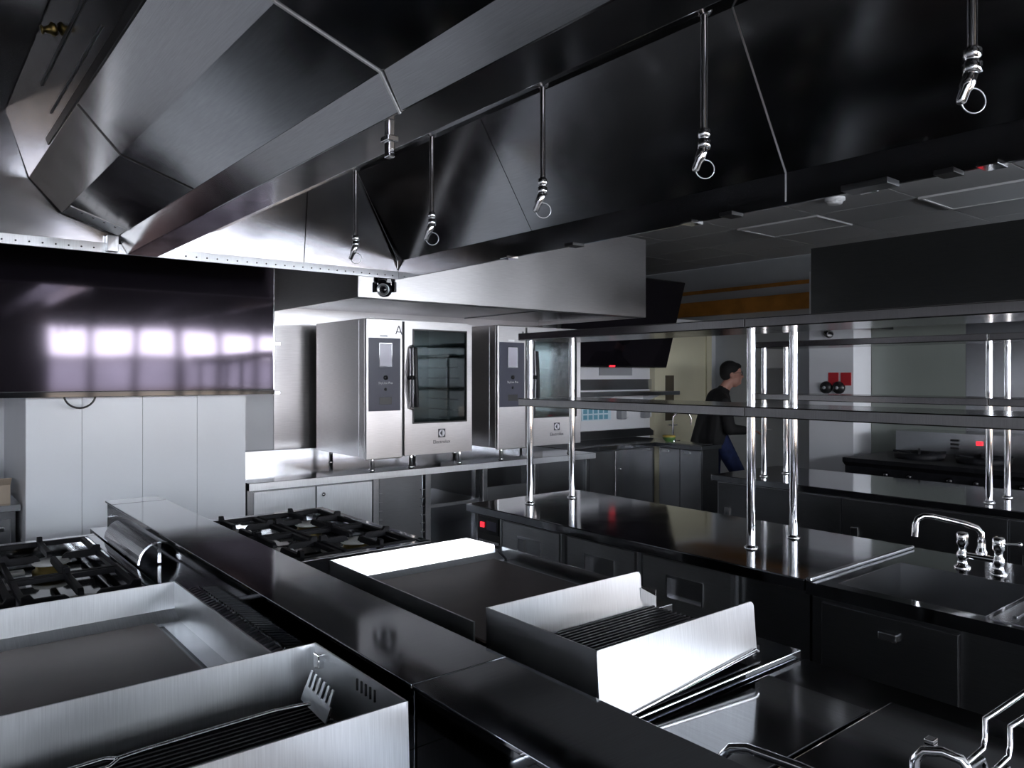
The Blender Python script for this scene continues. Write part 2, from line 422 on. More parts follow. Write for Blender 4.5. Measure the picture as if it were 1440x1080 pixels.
# drip channel with its row of drain holes
bx(LX, 2.15, HY1-.006, HY1+.006, Z(.53), Z(.572)).build('drip_channel', 'steel_plate', hood, .001)
hm = MB(); x = LX+.03
while x < 2.12:
    if not (.70 < x < .99): hm.lathe([(0, 0), (.0038, 0), (.0038, .0012), (0, .0012)], (x, HY1-.0065, Z(.547)), (0, -1, 0), 8)
    x += .047
hm.build('drain_holes', 'black_plastic', hood)
bx(.700, .744, HY1-.05, HY1-.006, Z(.532), Z(.60)).build('corner_gusset', 'steel_plate', hood, .002)
bx(LX, 2.15, HY1+.008, HY1+.02, Z(.535), Z(1.12)).build('outer_skin', 'steel_hood', hood)
bx(LX, 2.15, HY0-.02, HY0, Z(.535), Z(1.12)).build('outer_skin', 'steel_hood', hood)
bx(LX-.03, 2.18, HY0-.02, HY1+.02, Z(1.12), Z(1.135)).build('top_cover', 'steel_hood', hood)
# latch hanging from the gutter and clips on the right lip
lt = MB().box(.790, .806, 1.384, 1.404, Z(.452), Z(.532)).build('latch', 'chrome', hood, .003)
bx(.785, .811, 1.378, 1.410, Z(.485), Z(.497)).build('latch_pin', 'chrome', lt, .002)
for y in (2.62, 2.2, 1.62, 1.46, 1.02, .80, .70):
    bx(2.085, 2.15, y, y+.05, Z(.517), Z(.53)).build('clip', 'black_plastic' if y in (2.2, 1.46, .8) else 'chrome', hood, .002)
for y in (2.36, 1.90, 1.41, .945, .48):
    MB().lathe([(.006, 0), (.006, .008), (0, .009)], (.93, y, Z(.575)), (.7, 0, -.7), 8).build('bolt', 'chrome', hood)
bx(2.05, 2.12, .95, 1.08, Z(.513), Z(.53)).build('clip', 'steel_dark', hood, .002)

# drop pipes with swivel nozzles
def nozzle():
    x, y = 1.2, 0.0
    t = thing('drop_nozzle', (x, y, Z(.70)), '', 'nozzle', 'drop nozzles under the canopy')
    MB().tube([(x, y, Z(.716)), (x, y, Z(.465))], .0068, 12).build('pipe', 'chrome', t)
    MB().lathe([(.006, .012), (.016, .008), (.016, 0), (.012, -.006), (.006, -.008)], (x, y, Z(.695)), (0, 0, 1), 14).build('flange', 'steel', t)
    MB().lathe([(.009, 0), (.013, .001), (.013, .016), (.009, .018), (.010, .022), (.013, .026), (.012, .036), (.007, .04)], (x, y, Z(.432)), (0, 0, 1), 6).build('swivel', 'chrome', t)
    d = Vector((-.28, .22, -.93)).normalized(); p = Vector((x, y, Z(.436)))
    MB().lathe([(.008, 0), (.010, .006), (.010, .026), (.0075, .03), (.0075, .046), (.0045, .05)], p, d, 12).build('nozzle', 'chrome', t)
    rp = [p + d*.045 + Vector((.012*(1-math.cos(a))*1.2, -.012*(1-math.cos(a))*.9, .018*math.sin(a))) for a in [2*math.pi*k/18 for k in range(19)]]
    MB().tube(rp, .0011, 6, False).build('cap_strap', 'steel_plate', t)
    return t
nz = nozzle()
for k, (y, lab) in enumerate(((2.3235, 'thin drop pipe with angled nozzle nearest the camera housing, farthest of five'), (1.855, 'bright drop pipe with angled nozzle, second from the oven end'),
                              (1.3703, 'pale drop pipe with wire loop nozzle, middle one of five'), (.9026, 'pale drop pipe with wire loop, fourth from the oven end'),
                              (.436, 'thick pale drop pipe with hex nozzle at upper right, nearest of five'))):
    o = nz if k == 0 else copy_tree(nz)
    o.location.y = y; o['label'] = lab

# ================================================================== central cooking suite
SPY = 3.39
GRP = 'units of the central cooking suite'
# flue spine: two capped sections
for (a, b, lab, gr) in ((1.063, SPY, 'long dark polished flue spine between the two cooker rows, far section', True), (-.7, 1.060, 'near section of polished flue spine at the bottom of the picture', False)):
    t = thing('flue_spine', (.745, (a+b)/2, 0), lab, 'flue spine', GRP)
    bx(.655, .838, a+.002, b-.004, .1, Z(-.508)).build('body', 'steel_spine', t, .001)
    bx(.648, .845, a, b, Z(-.508), Z(-.50)).build('top_cover', 'steel_spine', t, .0015)
    if gr:
        bx(.648, .845, SPY-.125, SPY-.122, Z(-.50), Z(-.4995)).build('seam', 'black_plastic', t)
        # side ledge with vent grilles
        bx(.595, .655, 1.063, SPY, .1, Z(-.605)).build('vent_ledge', 'steel_top', t)
        prof = [(.655 - .058*math.sin(a_), Z(-.60) + .062*math.cos(a_) - .0) for a_ in [math.pi/2*k/8 for k in range(9)]]
        cv = MB()
        cv.plate(prof, -.002, 2.62, 3.13).build('vent_cover', 'steel', t)
        rib = None
        for k in range(34):
            y = 2.63 + k*.0148
            if rib is None:
                rib = MB().plate([(p[0]-.0015, p[1]+.0015) for p in prof], .0015, y, y+.005).build('rib', 'steel_dark', t)
            else: shared('rib', rib, t, (0, k*.0148, 0))
        MB().plate(prof, -.006, 2.612, 2.62).build('vent_rim', 'chrome', t)
        bx(.650, .655, 2.61, 2.615, Z(-.60), Z(-.535)).build('vent_bracket', 'chrome', t)
        lv = None
        for k in range(44):
            y = 1.30 + k*.021
            if lv is None: lv = MB().prism([(.600, Z(-.604)), (.650, Z(-.594)), (.650, Z(-.590)), (.600, Z(-.600))], y, y+.010).build('louver', 'steel_dark', t)
            else: shared('louver', lv, t, (0, k*.021, 0))
    else:
        bx(.595, .655, a, b, .1, Z(-.605)).build('vent_ledge', 'steel_top', t)

def cabinet(t, x0, x1, y0, y1, zt, front):
    """plinth, carcass and two doors on the aisle side"""
    bx(x0, x1, y0+.003, y1-.003, .12, zt).build('carcass', 'steel_dark', t)
    bx(x0+.03, x1-.03, y0+.02, y1-.02, 0, .12).build('plinth', 'black_plastic', t)
    n = 2 if y1-y0 > .6 else 1
    for k in range(n):
        a = y0 + (y1-y0)*k/n; b = y0 + (y1-y0)*(k+1)/n
        xf = (x1, x1+.018) if front > 0 else (x0-.018, x0)
        d = bx(xf[0], xf[1], a+.006, b-.006, .15, zt-.17).build('door', 'steel', t, .003)
        xe = (xf[1], xf[1]+.025) if front > 0 else (xf[0]-.025, xf[0])
        bx(xe[0], xe[1], a+.06, b-.06, zt-.215, zt-.195).build('handle', 'chrome', d, .004)
    xf = (x1, x1+.02) if front > 0 else (x0-.02, x0)
    cp = bx(xf[0], xf[1], y0+.004, y1-.004, zt-.15, zt-.02).build('control_panel', 'steel', t, .003)
    for k in range(2*n):
        y = y0 + (y1-y0)*(k+.5)/(2*n)
        MB().lathe([(.026, 0), (.024, .018), (.012, .02), (.011, .032), (0, .033)], ((xf[1] if front > 0 else xf[0]), y, zt-.085), (front, 0, 0), 16).build('knob', 'black_plastic', cp)

def burner_range(x0, x1, y0, y1, zr, front, lab, back=0):
    """open burner top with cast iron pan supports; front = +1 aisle on +X, -1 aisle on -X"""
    t = thing('burner_range', ((x0+x1)/2, (y0+y1)/2, 0), lab, 'burner range', GRP)
    cabinet(t, x0, x1, y0, y1, Z(zr)-.07, front)
    zt = Z(zr)
    # rim and recessed well
    rim = MB().box(x0, x1, y0, y0+.03, zt-.07, zt-.005).box(x0, x1, y1-.04, y1, zt-.07, zt-.005).box(x0, x0+.03, y0+.03, y1-.04, zt-.07, zt-.005).box(x1-.03, x1, y0+.03, y1-.04, zt-.07, zt-.005)
    rim.build('rim', 'steel_top', t, .003)
    bx(x0+.03, x1-.03, y0+.03, y1-.04, zt-.07, zt-.058).build('well', 'black_gloss', t)
    xa, xb, ya, yb = x0+.035, x1-.035, y0+.035, y1-.05
    nx, ny = 2, 2
    dx, dy = (xb-xa)/nx, (yb-ya)/ny
    for i in range(nx):
        for j in range(ny):
            cx, cy = xa+dx*(i+.5), ya+dy*(j+.5)
            b = MB().lathe([(.055, 0), (.055, .012), (.045, .016), (.045, .03), (.03, .032)], (cx, cy, zt-.058), (0, 0, 1), 24).build('burner', 'brass', t)
            MB().lathe([(.052, 0), (.056, .004), (.050, .012), (0, .015)], (cx, cy, zt-.027), (0, 0, 1), 24).build('burner_cap', 'lit_enamel', b)
            bx(cx-.13, cx-.075, cy-.022, cy+.022, zt-.05, zt-.038).build('spill_plate', 'lit_enamel', b, .003)
            # pan support: outer frame, four fingers with raised lugs
            g = MB(); hx, hy = dx/2-.006, dy/2-.006; zb = zt-.018
            for (a0, a1, b0, b1) in ((-hx, hx, -hy, -hy+.016), (-hx, hx, hy-.016, hy), (-hx, -hx+.016, -hy+.016, hy-.016), (hx-.016, hx, -hy+.016, hy-.016)):
                g.box(cx+a0, cx+a1, cy+b0, cy+b1, zb, zb+.016)
            for (ux, uy, L) in ((1, 0, hx), (-1, 0, hx), (0, 1, hy), (0, -1, hy)):
                px, py = -uy, ux; hw = .008
                pr = [(.03, .0), (L, 0), (L+.0, .034), (L-.02, .036), (L-.03, .022), (.045, .022), (.035, .014)]
                for s_ in (1,):
                    vs = []
                    for sd in (-hw, hw):
                        vs += [(cx+ux*d+px*sd, cy+uy*d+py*sd, zb+h) for d, h in pr]
                    n = len(pr)
                    g.add(vs, [tuple(range(n)), tuple(range(2*n-1, n-1, -1))] + [(k, k+n, (k+1) % n+n, (k+1) % n) for k in range(n)])
            g.build('pan_support', 'black_iron', t, .002)
    return t
burner_range(.862, 1.527, 2.36, 3.28, -.60, 1, 'black cast iron four-burner range right of the flue spine, by the oven bench')
burner_range(-.09, .588, 2.06, 3.28, -.60, -1, 'black cast iron four-burner range at left edge, left of the flue spine')

def griddle(xb, xf, y0, y1, ztop, zplate, front, lab):
    """xb = back (spine side) x, xf = aisle edge x; y1 = far end"""
    t = thing('griddle', ((xb+xf)/2, (y0+y1)/2, 0), lab, 'griddle', GRP)
    lo, hi = min(xb, xf), max(xb, xf)
    cabinet(t, lo+.001, hi-.001, y0, y1, Z(zplate)-.06, front)
    bx(lo, hi, y0, y1, Z(zplate)-.06, Z(zplate)-.012).build('surround', 'steel_dark', t, .002)
    s = 1 if xf > xb else -1
    bx(xb+s*.06, xf-s*.10, y0+.035, y1-.05, Z(zplate)-.012, Z(zplate)+.004).build('hot_plate', 'griddle_plate', t, .004)
    # far splash plate with cut corner towards the aisle
    L = abs(xf-xb)-.17
    prof = [(xb, Z(zplate)-.012), (xb+s*(L+.10), Z(zplate)-.012), (xb+s*(L+.10), Z(zplate)+.035), (xb+s*L, Z(ztop)), (xb, Z(ztop))]
    zb_ = Z(zplate)-.012; lean = .22 if front > 0 else .05
    fm_ = MB().prism(prof, y1-.004, y1); fm_.v = [(x, y-lean*(Z(ztop)-z), z) for x, y, z in fm_.v]
    fm_.build('splash_plate', 'steel_plate', t, label='bright far splash plate')
    bx(xb, xb+s*.004, y0, y1-.004, Z(zplate)-.012, Z(ztop)).build('back_splash', 'steel_plate', t)
    MB().prism([(y1-.004, Z(zplate)+.018), (y1-.05, Z(zplate)-.004), (y1-.05, Z(zplate)-.010), (y1-.004, Z(zplate)+.01)], xb+s*.004, xf-s*.06, 'x').build('gutter_lip', 'steel_plate', t)
    bx(xb+s*.004, xb+s*.045, y0+.01, y1-.05, Z(zplate)-.012, Z(zplate)-.004).build('trough', 'steel', t)
    bx(xf-s*.055, xf-s*.05, y0+.01, y1-.01, Z(zplate)-.012, Z(zplate)+.03).build('front_rail', 'steel', t)
    bx(xf-s*.09, xf-s*.056, y0+.04, y1-.06, Z(zplate)-.012, Z(zplate)-.002).build('front_trough', 'brass', t) if False else None
    return t
griddle(.905, 1.527, 1.245, 1.905, -.497, -.565, 1, 'steel griddle with bright splash plate and brown plate right of the spine')
griddle(.533, -.09, 1.262, 1.976, -.505, -.585, -1, 'steel walled griddle with dark plate at the left edge')

def chargrill(xb, xf, y0, y1, ztop, zg, front, L, lab):
    t = thing('chargrill', ((xb+xf)/2, (y0+y1)/2, 0), lab, 'chargrill', GRP)
    lo, hi = min(xb, xf), max(xb, xf); s = 1 if xf > xb else -1
    cabinet(t, lo+.001, hi-.001, y0+.001, y1-.001, Z(zg)-.075, front)
    bx(lo, hi, y0-.0, y1+.0, Z(zg)-.075, Z(zg)-.055).build('surround', 'steel_top', t, .002)
    # three-sided splash guard
    def side(y, nm):
        r = .012
        prof = [(xb, Z(zg)-.05), (xb+s*L, Z(zg)-.05+.03)] + [(xb+s*(L-r+r*math.cos(a)), Z(ztop)-r+r*math.sin(a)) for a in [math.pi/2*k/5 for k in range(6)]] + [(xb, Z(ztop))]
        g_ = MB().prism(prof, y-.0015, y+.0015); g_.v = [(px_, py_-(.08 if front > 0 else .05)*(Z(ztop)-pz_), pz_) for px_, py_, pz_ in g_.v]
        return g_.build(nm, 'steel_plate', t)
    side(y0+.006, 'side_guard'); side(y1-.003, 'side_guard')
    bk = bx(xb, xb+s*.003, y0+.004, y1-.004, Z(zg)-.05, Z(ztop)).build('back_guard', 'steel_plate', t)
    # low extension tab at the aisle end of the far guard
    MB().prism([(xb+s*(L-.005), Z(zg)-.03), (xb+s*(L+.05), Z(zg)-.02), (xb+s*(L+.05), Z(zg)+.015), (xb+s*(L-.005), Z(zg)+.045)], y1-.010, y1-.006).build('guard_tab', 'steel_plate', t)
    rod = None
    n = 22; pitch = (y1-y0-.03)/n
    for k in range(n):
        y = y0+.018+pitch*k
        if rod is None:
            rod = MB().prism([(y, Z(zg)-.016), (y+pitch*.62, Z(zg)-.016), (y+pitch*.5, Z(zg)), (y+pitch*.12, Z(zg))], xb+s*.02, xb+s*(L+.03), 'x').build('grate_bar', 'black_iron', t)
        else: shared('grate_bar', rod, t, (0, pitch*k, 0))
    bx(xb+s*.02, xb+s*.032, y0+.01, y1-.01, Z(zg)-.03, Z(zg)-.016).build('grate_rail', 'black_iron', t)
    bx(xb+s*(L+.015), xb+s*(L+.03), y0+.01, y1-.01, Z(zg)-.03, Z(zg)-.016).build('grate_rail', 'black_iron', t)
    MB().tube([(xb+s*.02, y0-.006, Z(zg)-.045), (xb+s*(L-.01), y0-.006, Z(zg)-.012), (xb+s*(L), y0-.006, Z(zg)-.018)], .004, 8).build('guard_runner', 'chrome', t)
    bx(xb+s*.01, xb+s*(L+.03), y0+.008, y1-.008, Z(zg)-.052, Z(zg)-.048).build('drip_tray', 'black_gloss', t)
    # slots in the back guard
    for k in range(5):
        y = y0 + (y1-y0)*.30 + k*.014
        MB().tube([(xb+s*.0035, y, Z(ztop)-.03), (xb+s*.0035, y, Z(ztop)-.012)], .0022, 6).build('slot', 'black_plastic', t)
    return t
chargrill(.905, 1.527, .893, 1.205, -.458, -.54, 1, .45, 'chargrill with bright three-sided splash guard right of the spine')
cl = chargrill(.562, -.09, .926, 1.237, -.46, -.548, -1, .60, 'nearest chargrill with steel splash guard at bottom left')
bx(.548, .560, 1.195, 1.215, Z(-.492), Z(-.468)).build('corner_clip', 'chrome', cl, .002)

# long-handled grill scraper lying in the left chargrill
sc = thing('grill_scraper', (.40, 1.17, Z(-.545)), 'steel grill scraper with toothed head and long wire handle in chargrill', 'scraper')
def blade():
    # toothed plate leaning against the back guard
    o = Vector((.524, 1.205, Z(-.538))); u = Vector((.004, -.085, -.012)); v = Vector((.012, -.012, .05))
    m = MB()
    def P(a, b): return o + u*a + v*b
    m.slab([P(0, 0), P(1, 0), P(1, .5), P(0, .5)], .0025)
    for k in range(6):
        a = k/6+.02
        m.slab([P(a, .5), P(a+.085, .5), P(a+.075, 1), P(a+.01, 1)], .0025)
    return m
blade().build('head', 'steel_plate', sc)
MB().tube([(.520, 1.163, Z(-.530)), (.46, 1.166, Z(-.527)), (.27, 1.166, Z(-.53)), (.235, 1.166, Z(-.532))], .0035, 8).build('handle', 'chrome', sc)
MB().tube([(.24, 1.166, Z(-.532)), (.225, 1.180, Z(-.533)), (.13, 1.182, Z(-.536)), (.11, 1.166, Z(-.537)), (.13, 1.150, Z(-.536)), (.225, 1.152, Z(-.533)), (.24, 1.166, Z(-.532))], .003, 8).build('handle_loop', 'chrome', sc)

# deep fryer with lids, right row near end
fr = thing('deep_fryer', (1.215, .4, 0), 'deep fryer with flat steel lids at the bottom right corner', 'fryer', GRP)
cabinet(fr, .863, 1.507, -.1, .885, Z(-.66), 1)
bx(.862, 1.527, -.1, .886, Z(-.66), Z(-.612)).build('top', 'steel_top', fr, .003)
bx(.90, 1.36, .66, .868, Z(-.612), Z(-.60)).build('work_top', 'steel_top', fr, .002)
for (a, b) in ((.32, .652), (-.05, .312)):
    l = bx(.90, 1.42, a, b, Z(-.612), Z(-.598)).build('lid', 'steel_top', fr, .004)
MB().tube([(.955, .685, Z(-.598)), (.955, .685, Z(-.565)), (.962, .675, Z(-.552)), (.972, .655, Z(-.548)), (.99, .58, Z(-.552)), (1.0, .54, Z(-.556)), (1.0, .53, Z(-.598))], .0075, 12).build('lid_handle', 'chrome', fr)
MB().tube([(1.165, .50, Z(-.598)), (1.165, .50, Z(-.565)), (1.170, .49, Z(-.550)), (1.178, .468, Z(-.545)), (1.186, .446, Z(-.550)), (1.19, .436, Z(-.565)), (1.19, .436, Z(-.598))], .0075, 12).build('lid_handle', 'chrome', fr)
for dy in (0, -.035):
    MB().tube([(1.25, .47+dy, Z(-.594)), (1.335, .47+dy, Z(-.590)), (1.345, .47+dy, Z(-.575)), (1.345, .47+dy, Z(-.545)), (1.36, .455+dy, Z(-.53)), (1.45, .40+dy, Z(-.47)), (1.53, .35+dy, Z(-.42))], .0045, 8).build('basket_handle', 'chrome', fr)
bx(1.30, 1.32, .53, .545, Z(-.598), Z(-.59)).build('catch', 'chrome', fr, .002)

# ================================================================== big display on the pier
tv = thing('wall_display', (.78, 4.48, 1.386), 'very large glossy black display on the white pier reflecting windows', 'display')
TX0, TX1, TZ0, TZ1 = -.18, 1.742, 1.39, 2.47
bx(TX0, TX1, 4.41, 4.47, TZ0, TZ1).build('back_housing', 'black_plastic', tv, .004)
bx(TX0+.012, TX1-.008, 4.402, 4.41, TZ0+.03, TZ1-.012).build('screen', 'tv_glass', tv)
MB().box(TX0, TX1, 4.396, 4.41, TZ0, TZ0+.028).build('lower_trim', 'black_gloss', tv, .002)
bx(TX1-.008, TX1, 4.396, 4.41, TZ0, TZ1).build('side_trim', 'chrome', tv, .002)
for z in (TZ0-.004, 1.68):
    bx(TX1, TX1+.05, 4.43, 4.45, z, z+.02).build('bracket', 'steel', tv, .002)
for x in (.35, .95, 1.5):
    bx(x-.05, x+.05, 4.47, 4.55, 1.75, 2.1).build('wall_mount', 'black_plastic', tv)
MB().tube([(.735 + .072*math.cos(a), 4.455, TZ0+.012 + .07*math.sin(a)) for a in [math.pi + math.pi*k/14 for k in range(15)]], .005, 8).build('cable', 'black_plastic', tv)

# ================================================================== oven bench, ovens, oven hood
bench = thing('oven_bench', (3.1, 4.98, 0), 'long stainless bench with doors and racks carrying the two ovens', 'bench')
BX0, BX1, BY0, BY1, BZ = 1.64, 4.56, 4.535, 5.44, .852
bx(BX0, BX1, BY0, BY1, BZ-.045, BZ).build('top', 'steel_top', bench, .003)
bx(BX0, BX1, BY0-.004, BY0, BZ-.045, BZ-.001).build('edge_band', 'steel_plate', bench, .001)
bx(BX0, BX1, BY1, YB-.001, BZ-.04, BZ+.10).build('upstand', 'steel', clad, .002)
bx(BX0+.02, 2.50, BY0+.07, BY1-.02, .12, BZ-.045).build('cabinet_body', 'steel_dark', bench)
for a, b in ((1.685, 2.085), (2.092, 2.49)):
    d = bx(a, b, BY0+.045, BY0+.068, .14, BZ-.06).build('cabinet_door', 'steel_plate', bench, .003)
    kx = 2.135 if a > 2 else 2.04
    if a > 2: MB().lathe([(.014, 0), (.014, .008), (.010, .016), (0, .018)], (kx, BY0+.045, BZ-.115), (0, -1, 0), 16).build('lock_knob', 'chrome', d)
for x in (1.645, 2.50, 2.915, 3.42, 3.93, 4.50):
    for y in (BY0+.05, BY1-.06):
        bx(x, x+.045, y, y+.04, 0, BZ-.045).build('leg', 'steel', bench, .003)
bx(2.545, BX1, BY0+.06, BY1-.03, .22, .25).build('lower_shelf', 'steel', bench)
bx(2.96, 3.42, BY0+.08, BY1-.03, .55, .575).build('mid_shelf', 'steel', bench)
bx(2.545, BX1, BY1-.03, BY1-.02, .25, BZ-.045).build('rear_panel', 'steel', bench)
rl = None
for k in range(7):
    for x in (2.55, 2.885):
        if rl is None: rl = bx(x, x+.03, BY0+.06, BY1-.05, .33+.06*k, .335+.06*k).build('tray_rail', 'steel_dark', bench); r0 = (x,)
        else: shared('tray_rail', rl, bench, (x-r0[0], 0, .06*k))
bx(2.56, 2.90, BY0+.075, BY0+.08, .28, BZ-.05).build('rack_panel', 'steel_dark', bench)
bx(3.975, 4.50, BY0+.075, BY0+.08, .28, BZ-.05).build('rack_panel', 'steel_dark', bench)
bx(3.47, 3.93, BY0+.075, BY0+.08, .28, BZ-.20).build('rack_panel', 'steel', bench)

def make_oven():
    t = thing('combi_oven', (2.46, 4.61, BZ), '', 'oven', 'combi ovens on the bench')
    x0, y0, z0 = 2.46, 4.61, BZ
    W, D, zb, zt = .867, .785, z0+.088, z0+1.036
    for (a, b) in ((.05, .05), (W-.09, .05), (.05, D-.1), (W-.09, D-.1), (.36, .05)):
        MB().lathe([(.022, 0), (.022, .006), (.015, .01), (.015, .088)], (x0+a+.02, y0+b, z0), (0, 0, 1), 12).build('foot', 'chrome', t)
    body = MB()
    body.box(x0, x0+.012, y0+.03, y0+D, zb, zt).box(x0+W-.012, x0+W, y0+.03, y0+D, zb, zt)
    body.box(x0+.012, x0+W-.012, y0+.03, y0+D, zb, zb+.012).box(x0+.012, x0+W-.012, y0+.03, y0+D, zt-.012, zt)
    body.box(x0+.012, x0+W-.012, y0+D-.012, y0+D, zb+.012, zt-.012)
    body.build('body', 'steel_oven', t, .002)
    bx(x0-.002, x0, y0+.105, y0+.109, zb+.01, zt-.01).build('side_seam', 'steel_plate', t)
    bx(x0+.30, x0+.306, y0+.03, y0+D-.02, zb+.012, zt-.012).build('chamber_wall', 'steel_dark', t)
    bx(x0+.306, x0+W-.012, y0+.56, y0+.566, zb+.012, zt-.012).build('chamber_back', 'steel', t)
    MB().lathe([(.17, 0), (.17, .012), (.14, .018), (.05, .018), (.04, .03), (0, .03)], (x0+.585, y0+.56, zb+.50), (0, -1, 0), 28).build('fan_cover', 'steel_dark', t)
    MB().lathe([(.045, 0), (.045, .01), (.03, .02), (0, .022)], (x0+.66, y0+.545, zb+.44), (0, -1, 0), 20).build('lamp_glass', 'white_plastic', t)
    rk = None
    for k in range(9):
        for xx in (x0+.34, x0+.815):
            if rk is None:
                rk = MB().tube([(xx, y0+.08, zb+.14), (xx, y0+.52, zb+.14)], .005, 6).build('rack_wire', 'chrome', t); ref = xx
            else: shared('rack_wire', rk, t, (xx-ref, 0, .08*k))
    # control column
    col = bx(x0, x0+.283, y0, y0+.03, zb-.012, zt).build('control_column', 'steel_oven', t, .006)
    pn = bx(x0+.017, x0+.263, y0-.004, y0, zb+.317, zb+.817).build('control_panel', 'panel_blue', t, .002)
    bx(x0+.100, x0+.192, y0-.006, y0-.004, zb+.625, zb+.778).build('touch_screen', 'screen_lilac', pn)
    bx(x0+.096, x0+.196, y0-.0055, y0-.004, zb+.62, zb+.783).build('screen_rim', 'black_gloss', pn)
    MB().lathe([(.016, 0), (.015, .008), (0, .009)], (x0+.145, y0-.004, zb+.545), (0, -1, 0), 16).build('knob', 'black_plastic', pn)
    MB().lathe([(.010, 0), (.010, .003), (0, .003)], (x0+.145, y0-.004, zb+.465), (0, -1, 0), 12).build('button', 'black_plastic', pn)
    bx(x0+.098, x0+.194, y0-.0055, y0-.004, zb+.362, zb+.412).build('slot_cover', 'black_plastic', pn, .001)
    text('lettering', 'SkyLine Pro', .023, 'letter_light', (x0+.145, y0-.005, zb+.508), FACE_SOUTH, pn)
    tri = MB()
    for (p, q) in (((.228, .845), (.252, .905)), ((.252, .905), (.276, .845)), ((.237, .862), (.268, .862))):
        tri.tube([(x0+p[0], y0-.001, zb+p[1]), (x0+q[0], y0-.001, zb+q[1])], .0035, 6)
    tri.build('warning_mark', 'logo_dark', col)
    bx(x0+.105, x0+.165, y0-.001, y0, zb+.823, zb+.838).build('sticker', 'white_plastic', col)
    # door frame with window
    dx0, dx1, wz0, wz1, wx0, wx1 = x0+.291, x0+W, zb+.222, zb+.885, x0+.355, x0+.822
    dz0, dz1 = zb+.0, zt-.012
    dr = MB().box(dx0, wx0, y0-.012, y0+.028, dz0, dz1).box(wx1, dx1, y0-.012, y0+.028, dz0, dz1).box(wx0, wx1, y0-.012, y0+.028, dz0, wz0).box(wx0, wx1, y0-.012, y0+.028, wz1, dz1).build('door', 'steel_oven', t)
    bx(wx0-.004, wx1+.004, y0-.004, y0+.002, wz0-.004, wz1+.004).build('door_glass', 'oven_glass', dr)
    fm = MB().box(wx0-.002, wx0+.012, y0-.0135, y0-.011, wz0, wz1).box(wx1-.008, wx1+.002, y0-.0135, y0-.011, wz0, wz1).box(wx0, wx1, y0-.0135, y0-.011, wz0-.002, wz0+.008).box(wx0, wx1, y0-.0135, y0-.011, wz1-.008, wz1+.002)
    fm.build('gasket', 'black_plastic', dr)
    bx(x0+.284, x0+.290, y0+.004, y0+.03, dz0, dz1).build('door_gap', 'black_plastic', t)
    # bent grip handle
    hz = zb+.545
    hb = MB()
    hb.tube([(x0+.325, y0-.012, hz), (x0+.335, y0-.06, hz)], .017, 14)
    hb.build('handle_pivot', 'black_plastic', dr)
    g = MB()
    for sgn in (1, -1):
        p0 = Vector((x0+.348, y0-.066, hz)); p1 = Vector((x0+.362+(.0 if sgn > 0 else .012), y0-.040, hz+sgn*.205))
        g.tube([p0, (p0+p1)/2, p1], [.015, .016, .014], 12)
    g.build('handle_grip', 'black_plastic', dr)
    g2 = MB()
    for sgn in (1, -1):
        p0 = Vector((x0+.327, y0-.058, hz+sgn*.012)); p1 = Vector((x0+.340, y0-.032, hz+sgn*.205))
        g2.tube([p0, p1], .017, 12)
        g2.tube([p1, (x0+.352, y0-.012, hz+sgn*.228)], [.017, .006], 10)
    g2.build('handle_arm', 'chrome', dr)
    # square emblem and name on the lower door
    ex, ez = x0+.60, zb+.145; s = .031
    em = bx(ex-s, ex+s, y0-.0130, y0-.012, ez-s, ez+s).build('emblem', 'logo_dark', dr)
    MB().prism([(ex+.026*math.cos(2*math.pi*k/28), ez+.026*math.sin(2*math.pi*k/28)) for k in range(28)], y0-.0138, y0-.0130).build('emblem_disc', 'letter_light', em)
    wd = MB()
    wd.prism([(ex-.016, ez), (ex+.004, ez+.024), (ex+.004, ez-.024)], y0-.0148, y0-.0138)
    wd.box(ex+.001, ex+.004, y0-.0148, y0-.0138, ez-.026, ez+.026)
    wd.build('emblem_wedge', 'logo_dark', em)
    text('lettering', 'Electrolux', .036, 'logo_dark', (ex, y0-.0128, ez-.062), FACE_SOUTH, dr)
    return t
ov = make_oven()
ov['label'] = 'left stainless combi oven with blue control panel and glass door'
ov2 = copy_tree(ov); ov2.location.x += 1.12
ov2['label'] = 'right stainless combi oven partly behind the shelf posts'

oh = thing('oven_hood', (3.5, 4.9, 1.976), 'boxy stainless extraction hood mounted above the two ovens', 'extractor hood')
OX0, OX1, OY0, OZ0 = 2.185, 4.81, 4.2, Z(.478)
bx(OX0, OX1, OY0, OY0+.012, OZ0, 2.62).build('front_panel', 'steel_oven', oh, .002)
bx(OX0, OX0+.012, OY0+.012, YB-.013, OZ0, 2.62).build('side_panel', 'steel_oven', oh)
bx(OX1-.012, OX1, OY0+.012, YB-.013, OZ0, 2.62).build('side_panel', 'steel_oven', oh)
bx(OX0+.012, OX1-.012, OY0+.012, YB-.013, 2.60, 2.62).build('top_panel', 'steel_oven', oh)
bx(OX0+.012, OX1-.012, OY0+.10, YB-.014, OZ0+.03, OZ0+.042).build('under_panel', 'steel', oh)
for a in (OX0+.012, ):
    bx(a, OX1-.012, OY0+.012, OY0+.10, OZ0, OZ0+.008).build('drip_lip', 'steel_dark', oh)
bx(3.92, 3.925, OY0+.10, YB-.02, OZ0+.024, OZ0+.03).build('seam', 'steel_dark', oh)

